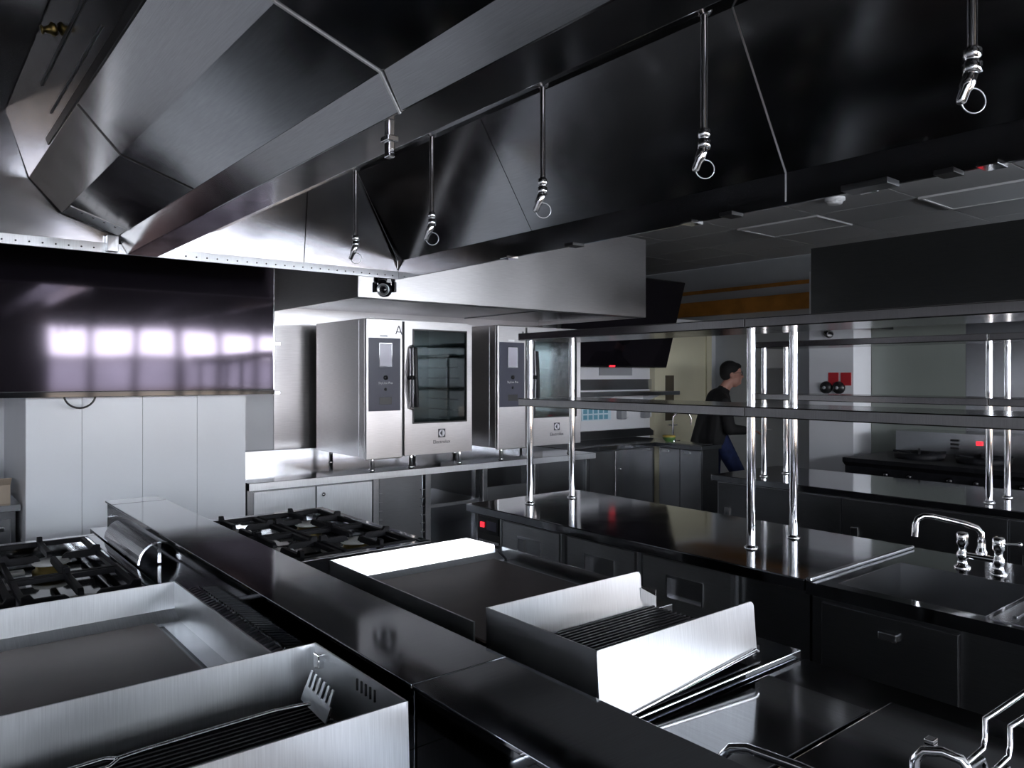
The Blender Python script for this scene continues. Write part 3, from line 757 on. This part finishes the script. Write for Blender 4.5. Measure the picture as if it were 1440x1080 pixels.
# camera hanging between the canopy and the oven hood
pc = thing('dome_camera', (2.22, 3.93, Z(.52)), 'black round conference camera hanging at the canopy corner before the oven hood', 'camera')
cx, cy, cz = 2.215, 3.93, Z(.515)
bx(cx-.03, cx+.03, 3.70, cy+.03, cz+.075, cz+.085).build('bracket', 'black_plastic', pc, .002)
MB().lathe([(.05, .075), (.062, .06), (.064, .035), (.055, .02)], (cx, cy, cz), (0, 0, 1), 24).build('base', 'black_gloss', pc)
for s in (-1, 1):
    v = Vector((.778, -.628, 0))*s*.056
    MB().prism([(cx+v.x-.008, cy+v.y-.018), (cx+v.x+.008, cy+v.y-.018), (cx+v.x+.008, cy+v.y+.018), (cx+v.x-.008, cy+v.y+.018)], cz-.03, cz+.03, 'z').build('yoke', 'black_gloss', pc, .004)
fd = Vector((-VX, -VY, -.12)).normalized()
hd = MB().ball((cx, cy, cz-.012), .047, 20, 14).build('head', 'black_gloss', pc)
MB().lathe([(.036, .0), (.037, .018), (.031, .022), (.030, .014), (.022, .012)], Vector((cx, cy, cz-.014)) + fd*.033, fd, 24).build('lens_ring', 'steel_plate', hd)
MB().lathe([(.028, .0), (.022, .008), (0, .014)], Vector((cx, cy, cz-.014)) + fd*.038, fd, 20).build('lens', 'black_gloss', hd)
MB().prism([(cx-.024, cz+.02), (cx+.010, cz+.02), (cx+.001, cz+.05), (cx-.015, cz+.05)], cy-.067, cy-.063).build('sticker', 'white_plastic', pc)

# ================================================================== prep counter with fridge, sink, over-shelf
PC0, PC1 = 2.25, 3.015
pcn = thing('refrigerated_counter', (2.63, 2.23, 0), 'dark refrigerated prep counter with recessed handles under the nearer glass-free shelf', 'counter')
pcn['label'] = 'dark refrigerated prep counter with recessed door handles and polished top'
CT = Z(-.65)
bx(PC0, PC1, 1.305, 3.16, CT-.04, CT).build('worktop', 'steel_top', pcn, .004)
bx(2.31, PC1-.02, 1.32, 3.13, .12, CT-.04).build('carcass', 'steel_dark', pcn)
bx(2.36, PC1-.05, 1.34, 3.10, 0, .12).build('plinth', 'black_plastic', pcn)
# compressor grille at the far end
gr = bx(2.296, 2.31, 2.93, 3.12, .16, CT-.05).build('vent_panel', 'black_plastic', pcn)
sl = None
for k in range(14):
    for j in range(4):
        y = 2.948 + j*.042; z = .30 + k*.028
        if z > .69: continue
        if sl is None: sl = bx(2.2925, 2.296, y, y+.034, z, z+.012).build('slat', 'steel_door', gr); sref = (y, z)
        else: shared('slat', sl, gr, (0, y-sref[0], z-sref[1]))
dp = bx(2.291, 2.296, 2.945, 3.108, .712, .792).build('display_plate', 'black_gloss', gr)
bx(2.284, 2.291, 3.058, 3.085, .74, .765).build('red_switch', 'red_led', dp)
bx(2.2895, 2.291, 2.96, 3.04, .73, .775).build('readout', 'panel_blue', dp)
bx(2.288, 2.30, 2.916, 2.926, .16, CT-.05).build('edge_strip', 'steel_plate', pcn)
for k, (a, b) in enumerate(((2.50, 2.905), (2.055, 2.445), (1.605, 2.010))):
    cyy = (a+b)/2; hz0, hz1 = .655, .742
    hw = .085
    d = MB().box(2.285, 2.31, a, cyy-hw, .16, CT-.055).box(2.285, 2.31, cyy+hw, b, .16, CT-.055).box(2.285, 2.31, cyy-hw, cyy+hw, .16, hz0).box(2.285, 2.31, cyy-hw, cyy+hw, hz1, CT-.055).build('door', 'steel_door', pcn)
    MB().box(2.305, 2.309, cyy-hw, cyy+hw, hz0, hz1).box(2.281, 2.305, cyy-hw, cyy-hw+.006, hz0, hz1).box(2.281, 2.305, cyy+hw-.006, cyy+hw, hz0, hz1).box(2.281, 2.287, cyy-hw+.006, cyy+hw-.006, hz1-.01, hz1).build('handle_recess', 'steel', d)
    bx(2.283, 2.30, a-.022, a-.014, .16, CT-.05).build('door_strip', 'steel_plate', pcn)

sk = thing('sink_counter', (2.63, .55, 0), 'dark stainless sink counter with deep basin beside the fridge counter', 'sink')
SY0, SY1 = -.35, 1.30
bX0, bX1, bY0, bY1 = 2.30, 2.735, .80, 1.225
zt = CT - .004
MB().box(PC0, bX0, SY0, SY1, zt-.04, zt).box(bX1, PC1, SY0, SY1, zt-.04, zt).box(bX0, bX1, bY1, SY1, zt-.04, zt).box(bX0, bX1, SY0, bY0, zt-.04, zt).build('worktop', 'steel_top', sk)
bx(PC0, PC1-.03, SY1-.018, SY1, zt, zt+.013).build('marine_edge', 'steel', sk, .004)
MB().box(bX0, bX1, bY1-.004, bY1-.0005, zt-.25, zt).box(bX0, bX1, bY0+.0005, bY0+.004, zt-.25, zt).box(bX1-.004, bX1-.0005, bY0+.004, bY1-.004, zt-.25, zt).box(bX0+.0005, bX0+.004, bY0+.004, bY1-.004, zt-.25, zt).box(bX0, bX1, bY0, bY1, zt-.253, zt-.25).build('basin', 'steel', sk)
MB().lathe([(.04, 0), (.04, .003), (.03, .004), (.02, .001), (0, .001)], (2.52, 1.0, zt-.25), (0, 0, 1), 20).build('drain', 'chrome', sk)
bx(2.29, PC1-.02, SY0, .79, .12, zt-.04).build('carcass', 'steel_dark', sk)
bx(2.29, 2.294, .79, SY1, .12, zt-.04).build('apron_panel', 'steel_dark', sk)
bx(2.90, PC1-.02, .79, SY1, .12, zt-.04).build('rear_panel', 'steel_dark', sk)
d = bx(2.272, 2.289, .86, 1.26, .16, zt-.06).build('door', 'steel_dark', sk, .003)
bx(2.255, 2.272, 1.02, 1.075, zt-.125, zt-.10).build('handle', 'steel', d, .004)
for k in range(6):
    bx(2.34, 2.74, .74-.05*k, .752-.05*k, zt+.002, zt+.006).build('drainer_rib', 'steel', sk, .002)
bx(2.28, 2.78, .445, .785, zt, zt+.002).build('drainer', 'steel', sk)

fc = thing('mixer_tap', (2.82, 1.0, zt), 'chrome two-handled swivel mixer tap standing behind the sink basin', 'tap')
for y in (1.055, .945):
    MB().lathe([(.026, 0), (.026, .006), (.017, .012), (.014, .03), (.018, .036), (.018, .05), (.012, .06), (.013, .075), (.019, .082), (.019, .115), (.014, .122), (0, .123)], (2.82, y, zt), (0, 0, 1), 16).build('handle_valve', 'chrome', fc)
MB().tube([(2.82, 1.055, zt+.045), (2.82, .945, zt+.045)], .011, 12).build('bridge', 'chrome', fc)
MB().tube([(2.82, .945, zt+.10), (2.86, .90, zt+.10)], [.004, .004], 8).build('lever', 'chrome', fc)
MB().ball((2.862, .897, zt+.10), .008, 10, 6).build('lever_knob', 'chrome', fc)
MB().lathe([(.018, 0), (.018, .02), (.013, .028), (.013, .06)], (2.83, 1.0, zt+.045), (0, 0, 1), 14).build('spout_base', 'chrome', fc)
sp = [(2.83, 1.0, zt+.10), (2.83, 1.0, zt+.125), (2.825, 1.012, zt+.142), (2.80, 1.045, zt+.155), (2.74, 1.12, zt+.175), (2.725, 1.14, zt+.176), (2.712, 1.155, zt+.165), (2.708, 1.16, zt+.145), (2.706, 1.162, zt+.105)]
MB().tube(sp, [.010]*7+[.011, .012], 12).build('spout', 'chrome', fc)

def over_shelf(x0, x1, px, ys_, y0, y1, joint, lab):
    t = thing('over_shelf', ((x0+x1)/2, (y0+y1)/2, CT), lab, 'shelf', 'two-tier steel shelves over the counters')
    for zt_, zb_ in ((Z(-.116), Z(-.155)), (Z(.214), Z(.177))):
        for a, b in ((joint+.001, y1), (y0, joint-.001)):
            bx(x0, x1, a, b, zb_, zt_).build('shelf_board', 'steel_shelf', t, .004)
    for x in px:
        for y in ys_:
            MB().tube([(x, y, CT), (x, y, Z(.177))], .0165, 18).build('post', 'chrome', t)
            MB().lathe([(.026, 0), (.026, .004), (.018, .010), (.0165, .012)], (x, y, CT), (0, 0, 1), 18).build('post_collar', 'chrome', t)
    return t
over_shelf(2.46, 2.845, (2.507, 2.80), (2.96, 1.67, .38), .25, 3.0, 1.668, 'nearer two-tier steel shelf on chrome posts over the prep counter')

# ================================================================== second counter and its shelf
c2 = thing('island_counter', (4.55, 1.4, 0), 'second dark stainless counter beyond the prep counter, carrying the farther shelf', 'counter')
bx(4.167, 4.95, -.4, 3.08, CT-.04, CT).build('worktop', 'steel_top', c2, .004)
bx(4.20, 4.92, -.38, 3.05, .12, CT-.04).build('carcass', 'steel', c2)
bx(4.25, 4.88, -.35, 3.0, 0, .12).build('plinth', 'black_plastic', c2)
for k in range(4):
    d = bx(4.185, 4.20, 3.04-.84*(k+1)+.004, 3.04-.84*k-.004, .15, CT-.05).build('door', 'steel_dark', c2, .003)
    bx(4.172, 4.185, 3.04-.84*k-.10, 3.04-.84*k-.06, .5, .65).build('handle', 'chrome', d, .003)
over_shelf(4.30, 4.66, (4.345, 4.60), (2.80, 1.50, .2), .1, 2.88, 1.49, 'farther two-tier steel shelf on chrome posts over the second counter')

# ================================================================== far cooking line
rg = thing('wok_range', (5.85, 1.5, 0), 'long black gas range with small knobs against the far right wall', 'range')
MB().prism([(5.40, Z(-.60)), (5.40, Z(-.63)), (5.44, Z(-.66)), (5.44, Z(-.74)), (6.25, Z(-.74)), (6.25, Z(-.60))], .25, 2.83).build('top_body', 'black_iron', rg)
bx(5.48, 6.25, .27, 2.80, .12, Z(-.74)).build('carcass', 'steel_dark', rg)
bx(5.52, 6.2, .30, 2.77, 0, .12).build('plinth', 'black_plastic', rg)
bg = bx(6.25, 6.58, .25, 2.83, .12, Z(-.44)).build('back_guard', 'steel', rg)
bx(6.235, 6.25, 2.2, 2.24, Z(-.52), Z(-.49)).build('pilot_lamp', 'red_led', bg)
for k in range(3):
    bx(6.242, 6.25, 2.36, 2.42, Z(-.50-.03*k), Z(-.485-.03*k)).build('vent_slot', 'black_plastic', bg)
bx(6.2, 6.25, 1.15, 1.45, Z(-.57), Z(-.45)).build('switch_box', 'white_plastic', bg, .004)
for k in range(5):
    y = 2.45 - k*.42
    b = MB().lathe([(.16, 0), (.17, .03), (.14, .045), (.12, .03), (.05, .01), (0, .01)], (5.78, y, Z(-.60)), (0, 0, 1), 24).build('burner_ring', 'black_iron', rg)
    for a in range(4):
        an = a*math.pi/2 + .4
        MB().tube([(5.78+.06*math.cos(an), y+.06*math.sin(an), Z(-.565)), (5.78+.17*math.cos(an), y+.17*math.sin(an), Z(-.55))], .009, 6).build('grate_finger', 'black_iron', b)
    for s in (-.08, .08):
        MB().lathe([(.022, 0), (.02, .02), (.008, .03), (0, .031)], (5.44, y+s, Z(-.70)), (-1, 0, 0), 12).build('knob', 'black_gloss', rg)
fh = thing('far_hood', (5.9, 1.6, Z(.39)), 'dark boxy extraction hood over the far gas range at right', 'extractor hood')
MB().box(5.3, 5.315, .15, 3.02, Z(.39), Z(.945)).box(5.315, 6.59, 3.005, 3.02, Z(.39), Z(.945)).box(5.315, 6.59, .15, .165, Z(.39), Z(.945)).box(5.315, 6.59, .165, 3.005, Z(.93), Z(.945)).build('shell', 'steel_black', fh)
bx(5.33, 6.58, .17, 3.0, Z(.50), Z(.52)).build('filter_panel', 'steel_dark', fh)
# things on the column
def wallthing(name, m, mat, lab, cat, grp=None):
    o = centre(m.build(name, mat)); return tag(o, lab, cat, grp)
for k, y in enumerate((3.375, 3.263)):
    lab = ('left red square notice on the grey column face', 'right red square notice on the grey column face')[k]
    wallthing('red_notice', bx(6.283, 6.29, y-.045, y+.045, Z(-.085), Z(.025)), 'red_sign', lab, 'notice', 'red notices on the column')
for k, y in enumerate((3.44, 3.326)):
    t = thing('alarm_bell', (6.285, y, Z(-.16)), ('left dark round bell below the red notices', 'right dark round bell below the red notices')[k], 'bell', 'round bells on the column')
    MB().lathe([(.055, 0), (.055, .012), (.045, .03), (.02, .038), (0, .04)], (6.29, y, Z(-.105)), (-1, 0, 0), 20).build('gong', 'black_plastic', t)
    MB().lathe([(.014, .036), (.014, .046), (0, .048)], (6.29, y, Z(-.105)), (-1, 0, 0), 12).build('centre_cap', 'grey_plastic', t)
sc2 = thing('security_camera', (6.25, 3.42, Z(.34)), 'small black security camera high on the column below the far hood', 'camera')
bx(6.25, 6.29, 3.40, 3.44, Z(.37), Z(.39)).build('bracket', 'grey_plastic', sc2)
MB().lathe([(.03, 0), (.034, .02), (.034, .06), (.028, .07), (.02, .064), (0, .064)], (6.26, 3.42, Z(.365)), (-VX, -VY, -.2), 16).build('barrel', 'black_gloss', sc2)

# ================================================================== far back corner: cabinets, sink, wall shelf, hanging display
bc = thing('back_cabinet', (5.15, 5.2, 0), 'dark steel base cabinet along the back wall right of the ovens', 'cabinet', 'dark cabinets in the back corner')
bx(4.62, 6.13, 4.9, 5.495, CT-.04, CT).build('worktop', 'steel_top', bc, .003)
bx(4.64, 5.76, 4.93, 5.49, .1, CT-.04).build('carcass', 'steel_dark', bc)
for a, b in ((4.66, 5.19), (5.20, 5.745)):
    d = bx(a, b, 4.912, 4.93, .14, CT-.05).build('door', 'steel', bc, .003)
    MB().lathe([(.012, 0), (.012, .012), (0, .014)], (a+.06, 4.912, CT-.22), (0, -1, 0), 10).build('lock_knob', 'chrome', d)
MB().prism([(4.62, CT), (6.42, CT), (6.42, CT+.05), (6.36, CT+.085), (4.62, CT+.085)], 5.50, 5.549).build('upstand', 'steel_dark', wp)
pn_ = thing('sink_cabinet', (6.06, 4.54, 0), 'dark steel sink cabinet jutting from the back corner before the walking person', 'cabinet', 'dark cabinets in the back corner')
bx(5.75, 6.05, 4.35, 4.897, CT-.04, CT).build('worktop', 'steel_top', pn_, .003)
bx(5.79, 6.03, 4.37, 4.88, .1, CT-.04).build('carcass', 'steel_dark', pn_)
for a, b in ((4.38, 4.615), (4.625, 4.87)):
    d = bx(5.77, 5.79, a, b, .14, CT-.05).build('door', 'steel', pn_, .003)
    bx(5.757, 5.77, b-.12, b-.04, CT-.085, CT-.065).build('handle', 'steel_plate', d, .003)
bx(5.80, 6.01, 4.42, 4.78, CT-.001, CT+.004).build('basin_rim', 'steel', pn_)
gt = thing('gooseneck_tap', (5.98, 4.88, CT), 'tall slim chrome gooseneck tap on the far sink cabinet', 'tap')
gx, gy = 5.98, 4.87
MB().lathe([(.025, 0), (.022, .03), (.012, .04)], (gx, gy, CT), (0, 0, 1), 14).build('base', 'chrome', gt)
arc = [(gx, gy, CT+.03), (gx, gy, CT+.22)] + [(gx+.07*(1-math.cos(a)), gy-.055*(1-math.cos(a)), CT+.22+.07*math.sin(a)) for a in [math.pi*k/10 for k in range(1, 11)]] + [(gx+.14, gy-.11, CT+.16)]
MB().tube(arc, .009, 10).build('spout', 'chrome', gt)
gb = thing('green_bowl', (5.86, 4.84, CT+.004), 'small green and yellow bowl beside the gooseneck tap', 'bowl')
MB().lathe([(.035, 0), (.06, .03), (.066, .045), (.06, .046), (.03, .01), (0, .01)], (5.87, 4.83, CT+.004), (0, 0, 1), 20).build('bowl', 'leaf_green', gb)
MB().lathe([(.062, .045), (.064, .058), (.058, .062), (0, .064)], (5.87, 4.83, CT+.004), (0, 0, 1), 20).build('lid', 'yellow', gb)
ws = thing('wall_shelf', (5.55, 5.4, Z(-.20)), 'long stainless wall shelf below the hanging display', 'shelf')
bx(4.65, 6.50, 5.20, 5.54, Z(-.205), Z(-.165)).build('shelf_board', 'steel', ws, .003)
bx(4.65, 6.42, 5.525, 5.54, Z(-.15), Z(-.04)).build('back_plate', 'steel', ws)
for x in (4.9, 5.6, 6.3):
    MB().prism([(5.54, Z(-.205)), (5.30, Z(-.205)), (5.54, Z(-.30))], x, x+.006, 'x').build('bracket', 'steel', ws)
d2 = thing('hanging_display', (5.7, 5.3, Z(.09)), 'black display tilted forward, hung high on the back wall by the cream door', 'display')
def tilt(m):
    M = Matrix.Translation(Vector((0, 5.44, Z(.095)))) @ Matrix.Rotation(math.radians(16), 4, 'X') @ Matrix.Translation(-Vector((0, 5.44, Z(.095))))
    return m.xform(M)
tilt(bx(4.86, 6.52, 5.40, 5.45, Z(.095), Z(1.03))).build('back_housing', 'black_plastic', d2, .003)
sg = tilt(bx(4.87, 6.51, 5.394, 5.40, Z(.11), Z(1.02))).build('screen', 'tv_glass', d2)
tilt(bx(5.62, 5.70, 5.388, 5.396, Z(.10), Z(.118))).build('red_reflection', 'red_led', d2)  # glowing patch stands in for a red reflection on the display
for x in (5.35, 6.0): MB().slab([(x, 5.445, Z(.25)), (x, 5.55, Z(.25)), (x, 5.55, Z(.6)), (x, 5.36, Z(.6))], .01).build('arm', 'black_plastic', d2)
wallthing('switch_panel', bx(5.63, 6.12, 5.535, 5.55, Z(.0), Z(.10)), 'grey_plastic', 'grey flat control box on the white wall below the hanging display', 'control box')
ps = thing('wall_chart', (5.55, 5.545, Z(-.47)), 'pale blue wall chart with small pictures above the back cabinet', 'chart')
bx(5.38, 5.80, 5.543, 5.55, Z(-.46), Z(-.33)).build('sheet', 'poster', ps)
for i in range(5):
    for j in range(2):
        bx(5.40+.075*i, 5.455+.075*i, 5.541, 5.543, Z(-.45+.06*j), Z(-.405+.06*j)).build('picture', 'poster_blue', ps)
for k, x in enumerate((5.93, 6.30)):
    t = thing('soap_dispenser', (x, 5.50, Z(-.48)), ('left grey soap dispenser on the white wall beside the wall chart', 'right grey soap dispenser on the white wall near the cream door')[k], 'dispenser', 'soap dispensers on the back wall')
    bx(x-.04, x+.04, 5.47, 5.55, Z(-.46), Z(-.33)).build('body', 'grey_plastic', t, .012)
    bx(x+.055, x+.085, 5.49, 5.55, Z(-.45), Z(-.35)).build('pump', 'white_plastic', t, .006)
# cream door with slim vision panel
dr_ = struct(bx(6.50, 7.34, 5.50, 5.545, 0, Z(.50)).build('door_1', 'cream'))
bx(6.62, 6.76, 5.492, 5.50, Z(-.50), Z(.0)).build('vision_panel', 'brown_glass', dr_)
MB().box(6.42, 6.50, 5.48, 5.549, 0, Z(.56)).box(7.34, 7.43, 5.48, 5.549, 0, Z(.56)).box(6.50, 7.34, 5.48, 5.549, Z(.50), Z(.56)).build('door_frame', 'cream', dr_)
MB().tube([(6.66, 5.5, Z(-.55)), (6.66, 5.45, Z(-.55)), (6.76, 5.45, Z(-.55))], .009, 8).build('door_handle', 'chrome', dr_)
# orange timber pelmet, wall boxes on the right wall
struct(bx(7.52, 7.6, 3.0, 6.9, Z(.715), Z(.885)).build('trim_1', 'wood_orange'))
struct(bx(7.56, 7.6, 3.0, 6.9, Z(.985), Z(1.025)).build('trim_2', 'wood_orange'))
wallthing('fuse_box', bx(7.50, 7.6, 4.52, 4.82, Z(.08), Z(.30)), 'white_plastic', 'white fuse box on the far right wall above the grey cabinet', 'fuse box')
wallthing('electrical_cabinet', bx(7.46, 7.6, 4.5, 4.88, Z(-.42), Z(.075)), 'grey_plastic', 'grey electrical cabinet on the far right wall under the white box', 'cabinet')
sd = thing('smoke_detector', (5.35, 2.86, ZC-.05), 'small white round smoke detector on the grey ceiling', 'smoke detector')
MB().lathe([(.07, .05), (.07, .03), (.055, .02)], (5.35, 2.86, ZC-.05), (0, 0, 1), 24).build('base', 'white_plastic', sd)
MB().lathe([(.055, .02), (.05, .005), (.03, 0), (0, 0)], (5.35, 2.86, ZC-.05), (0, 0, 1), 24).build('sensor_cap', 'white_plastic', sd)

# ================================================================== left recess beside the pier
lc = thing('side_counter', (-.2, 5.05, 0), 'small stainless counter in the recess at the far left edge', 'counter')
bx(-1.0, .50, 4.66, 5.5, .80, .835).build('worktop', 'steel', lc, .003)
bx(-.98, .48, 4.70, 5.48, .1, .80).build('carcass', 'steel_dark', lc)
for k in range(3):
    d = bx(-.97+.48*k, -.50+.48*k, 4.682, 4.70, .14, .76).build('door', 'steel', lc, .003)
    bx(-.60+.48*k, -.53+.48*k, 4.668, 4.682, .70, .72).build('handle', 'chrome', d, .003)
cb = thing('cardboard_box', (.33, 4.85, .835), 'brown cardboard box on the counter at the far left edge', 'box')
MB().box(.20, .46, 4.72, 4.98, .835, .935).build('carton', 'cardboard', cb)
MB().slab([(.20, 4.72, .935), (.46, 4.72, .935), (.46, 4.66, .975), (.20, 4.66, .975)], .004).build('flap', 'cardboard', cb)
pf = MB(); nn = 10
pv = [(.10+.36*i/nn, 4.98+.36*j/nn, .84 + .22*math.sin(math.pi*i/nn)**.5*math.sin(math.pi*j/nn)**.5 + random.uniform(-.02, .02)*(0 < i < nn and 0 < j < nn)) for j in range(nn+1) for i in range(nn+1)]
pf.add(pv, [(j*(nn+1)+i, j*(nn+1)+i+1, (j+1)*(nn+1)+i+1, (j+1)*(nn+1)+i) for j in range(nn) for i in range(nn)])
pb = centre(pf.build('plastic_bag', 'plastic_film')); tag(pb, 'crumpled clear plastic bag behind the cardboard box at far left', 'bag')

# ================================================================== walking person
PB = Vector((6.56, 4.65, 0)) + Vector((.778, -.628, 0))*(-.06)
SR = Vector((.778, -.628, 0)); SN = Vector((VX, VY, 0))     # s: walking direction, n: away from the lens
def Q(s, n, z): return PB + SR*s + SN*n + Vector((0, 0, z))
person = thing('person', (PB.x, PB.y, 0), 'walking person in black jacket and blue jeans holding a thin card', 'person')
def caps(m, a, b, ra, rb, k=7):
    a, b = Vector(a), Vector(b)
    for i in range(k+1):
        t = i/k; m.ball(a.lerp(b, t), ra+(rb-ra)*t, 12, 8)
def remesh(o, vs):
    r = o.modifiers.new('remesh', 'REMESH'); r.mode = 'VOXEL'; r.voxel_size = vs; r.use_smooth_shade = True
    s = o.modifiers.new('smooth', 'SMOOTH'); s.factor = .5; s.iterations = 4
    return o
body = MB()
hc = Q(.105, 0, 1.515)
def eb(m, c, rs, rn, rz, tilt_=0.0, seg=18, rows=12):
    """ellipsoid aligned with the person's axes, pitched by tilt"""
    b = MB().ball((0, 0, 0), (rs, rn, rz), seg, rows)
    M = Matrix(((SR.x, SN.x, 0), (SR.y, SN.y, 0), (0, 0, 1))).to_4x4() @ Matrix.Rotation(tilt_, 4, 'Y')
    b.xform(Matrix.Translation(c) @ M); m.add(b.v, b.f, True)
eb(body, hc + Vector((0, 0, .02)), .098, .076, .100, .12)            # skull
eb(body, Q(.135, 0, 1.455), .066, .058, .075, .2)                    # jaw
eb(body, Q(.178, 0, 1.425), .026, .030, .022)                        # chin
caps(body, Q(.185, 0, 1.53), Q(.215, 0, 1.487), .010, .016, 5)       # nose
eb(body, Q(.192, 0, 1.455), .016, .026, .010)                        # lips
eb(body, Q(.178, 0, 1.545), .020, .050, .012)                        # brow
for sg_ in (-1, 1): eb(body, Q(.088, .077*sg_, 1.50), .022, .010, .032)   # ears
caps(body, Q(.085, 0, 1.44), Q(-.01, 0, 1.31), .054, .060)           # neck
caps(body, Q(-.03, 0, 1.22), Q(-.06, 0, .90), .12, .115)             # trunk
for sg_ in (-1, 1):
    caps(body, Q(-.02, .06*sg_, 1.25), Q(-.02, .16*sg_, 1.23), .07, .06)
sh = {-1: Q(-.02, -.19, 1.22), 1: Q(-.02, .19, 1.22)}
el = {-1: Q(.02, -.24, .97), 1: Q(-.12, .24, .97)}
wr = {-1: Q(.20, -.20, .955), 1: Q(-.02, .24, .76)}
for sg_ in (-1, 1):
    caps(body, sh[sg_], el[sg_], .050, .040); caps(body, el[sg_], wr[sg_], .040, .027)
    d = (wr[sg_]-el[sg_]).normalized(); sd_ = SN if sg_ < 0 else SR
    palm = wr[sg_] + d*.045
    upv = d.cross(sd_).normalized()
    for q in range(4):
        o_ = sd_*(.030-.020*q)
        caps(body, wr[sg_]+d*.01+o_*.6, palm+d*.045+o_, .015, .012, 5)
        L = (.068, .078, .072, .056)[q]
        k1 = palm+d*.045+o_; k2 = k1 + d*L*.5 - upv*.006; k3 = k2 + (d*.75-upv*.65)*L*.5
        caps(body, k1, k2, .0095, .0088, 4); caps(body, k2, k3, .0088, .0075, 4)
    t1 = wr[sg_]+d*.03+sd_*.034; t2 = t1+d*.035+sd_*.022; t3 = t2+d*.03+sd_*.002
    caps(body, t1, t2, .012, .0105, 4); caps(body, t2, t3, .0105, .009, 4)
hip = {-1: Q(-.04, -.09, .86), 1: Q(-.06, .09, .86)}
kn = {-1: Q(.17, -.09, .48), 1: Q(-.06, .09, .46)}
an = {-1: Q(.20, -.09, .09), 1: Q(-.22, .09, .14)}
for sg_ in (-1, 1):
    caps(body, hip[sg_], kn[sg_], .080, .052, 9); caps(body, kn[sg_], an[sg_], .050, .036, 9)
bo = remesh(body.build('body', 'skin', person), .0075)
jk = MB()
caps(jk, Q(-.03, 0, 1.25), Q(-.07, 0, 1.05), .125, .140, 8)
caps(jk, Q(-.07, 0, 1.05), Q(-.11, 0, .87), .140, .150, 8)
for sg_ in (-1, 1):
    caps(jk, Q(-.03, .04*sg_, 1.27), sh[sg_], .085, .072); caps(jk, sh[sg_], el[sg_], .070, .060); caps(jk, el[sg_], el[sg_].lerp(wr[sg_], .82), .058, .046)
    caps(jk, Q(-.05, .10*sg_, 1.15), Q(-.08, .09*sg_, .86), .105, .115, 8)
caps(jk, Q(-.16, .0, 1.10), Q(-.26, .0, .83), .08, .055, 8)           # swinging hem
caps(jk, Q(.02, 0, 1.345), Q(-.01, 0, 1.30), .066, .075, 4)           # collar
remesh(jk.build('jacket', 'jacket', person), .012)
jn = MB()
caps(jn, Q(-.05, -.07, .86), Q(-.05, .07, .86), .105, .105, 4)
for sg_ in (-1, 1):
    caps(jn, hip[sg_], kn[sg_], .098, .072, 9); caps(jn, kn[sg_], an[sg_]+Vector((0, 0, .01)), .070, .056, 9)
remesh(jn.build('jeans', 'denim', person), .012)
hr = MB()
eb(hr, hc + Vector((0, 0, .045)) - SR*.018, .104, .084, .092, .15)
eb(hr, Q(.055, 0, 1.53), .070, .080, .085, .1)
eb(hr, Q(.150, 0, 1.600), .055, .062, .030, .25)
remesh(hr.build('hair', 'hair', person), .009)
gl = MB()
for sg_ in (-1, 1):
    gl.tube([Q(.198, sg_*(.036+.026*math.cos(a)), 1.522+.019*math.sin(a)) for a in [2*math.pi*k/14 for k in range(15)]], .0028, 6, False)
    gl.tube([Q(.198, sg_*.062, 1.526), Q(.15, sg_*.076, 1.527), Q(.085, sg_*.080, 1.520)], .0026, 6)
gl.tube([Q(.198, -.010, 1.524), Q(.202, 0, 1.528), Q(.198, .010, 1.524)], .0025, 6)
gl.build('glasses', 'black_plastic', person)
for sg_ in (-1, 1):
    s0 = MB(); a0 = an[sg_]
    dirv = (SR*.97 + Vector((0, 0, -.12 if sg_ < 0 else -.65))).normalized()
    caps(s0, a0+Vector((0, 0, -.045))-dirv*.05, a0+Vector((0, 0, -.05))+dirv*.14, .042, .036, 8)
    remesh(s0.build('shoe', 'black_plastic', person), .012)
cdm = MB(); p0 = wr[-1] + SR*.11
cdm.slab([p0+SN*-.05+Vector((0, 0, .0)), p0+SR*.12+SN*-.05+Vector((0, 0, .012)), p0+SR*.12+SN*.06+Vector((0, 0, .012)), p0+SN*.06], .003)
tag(centre(cdm.build('card', 'white_plastic')), 'thin white card held in the walking person\'s hand', 'card')
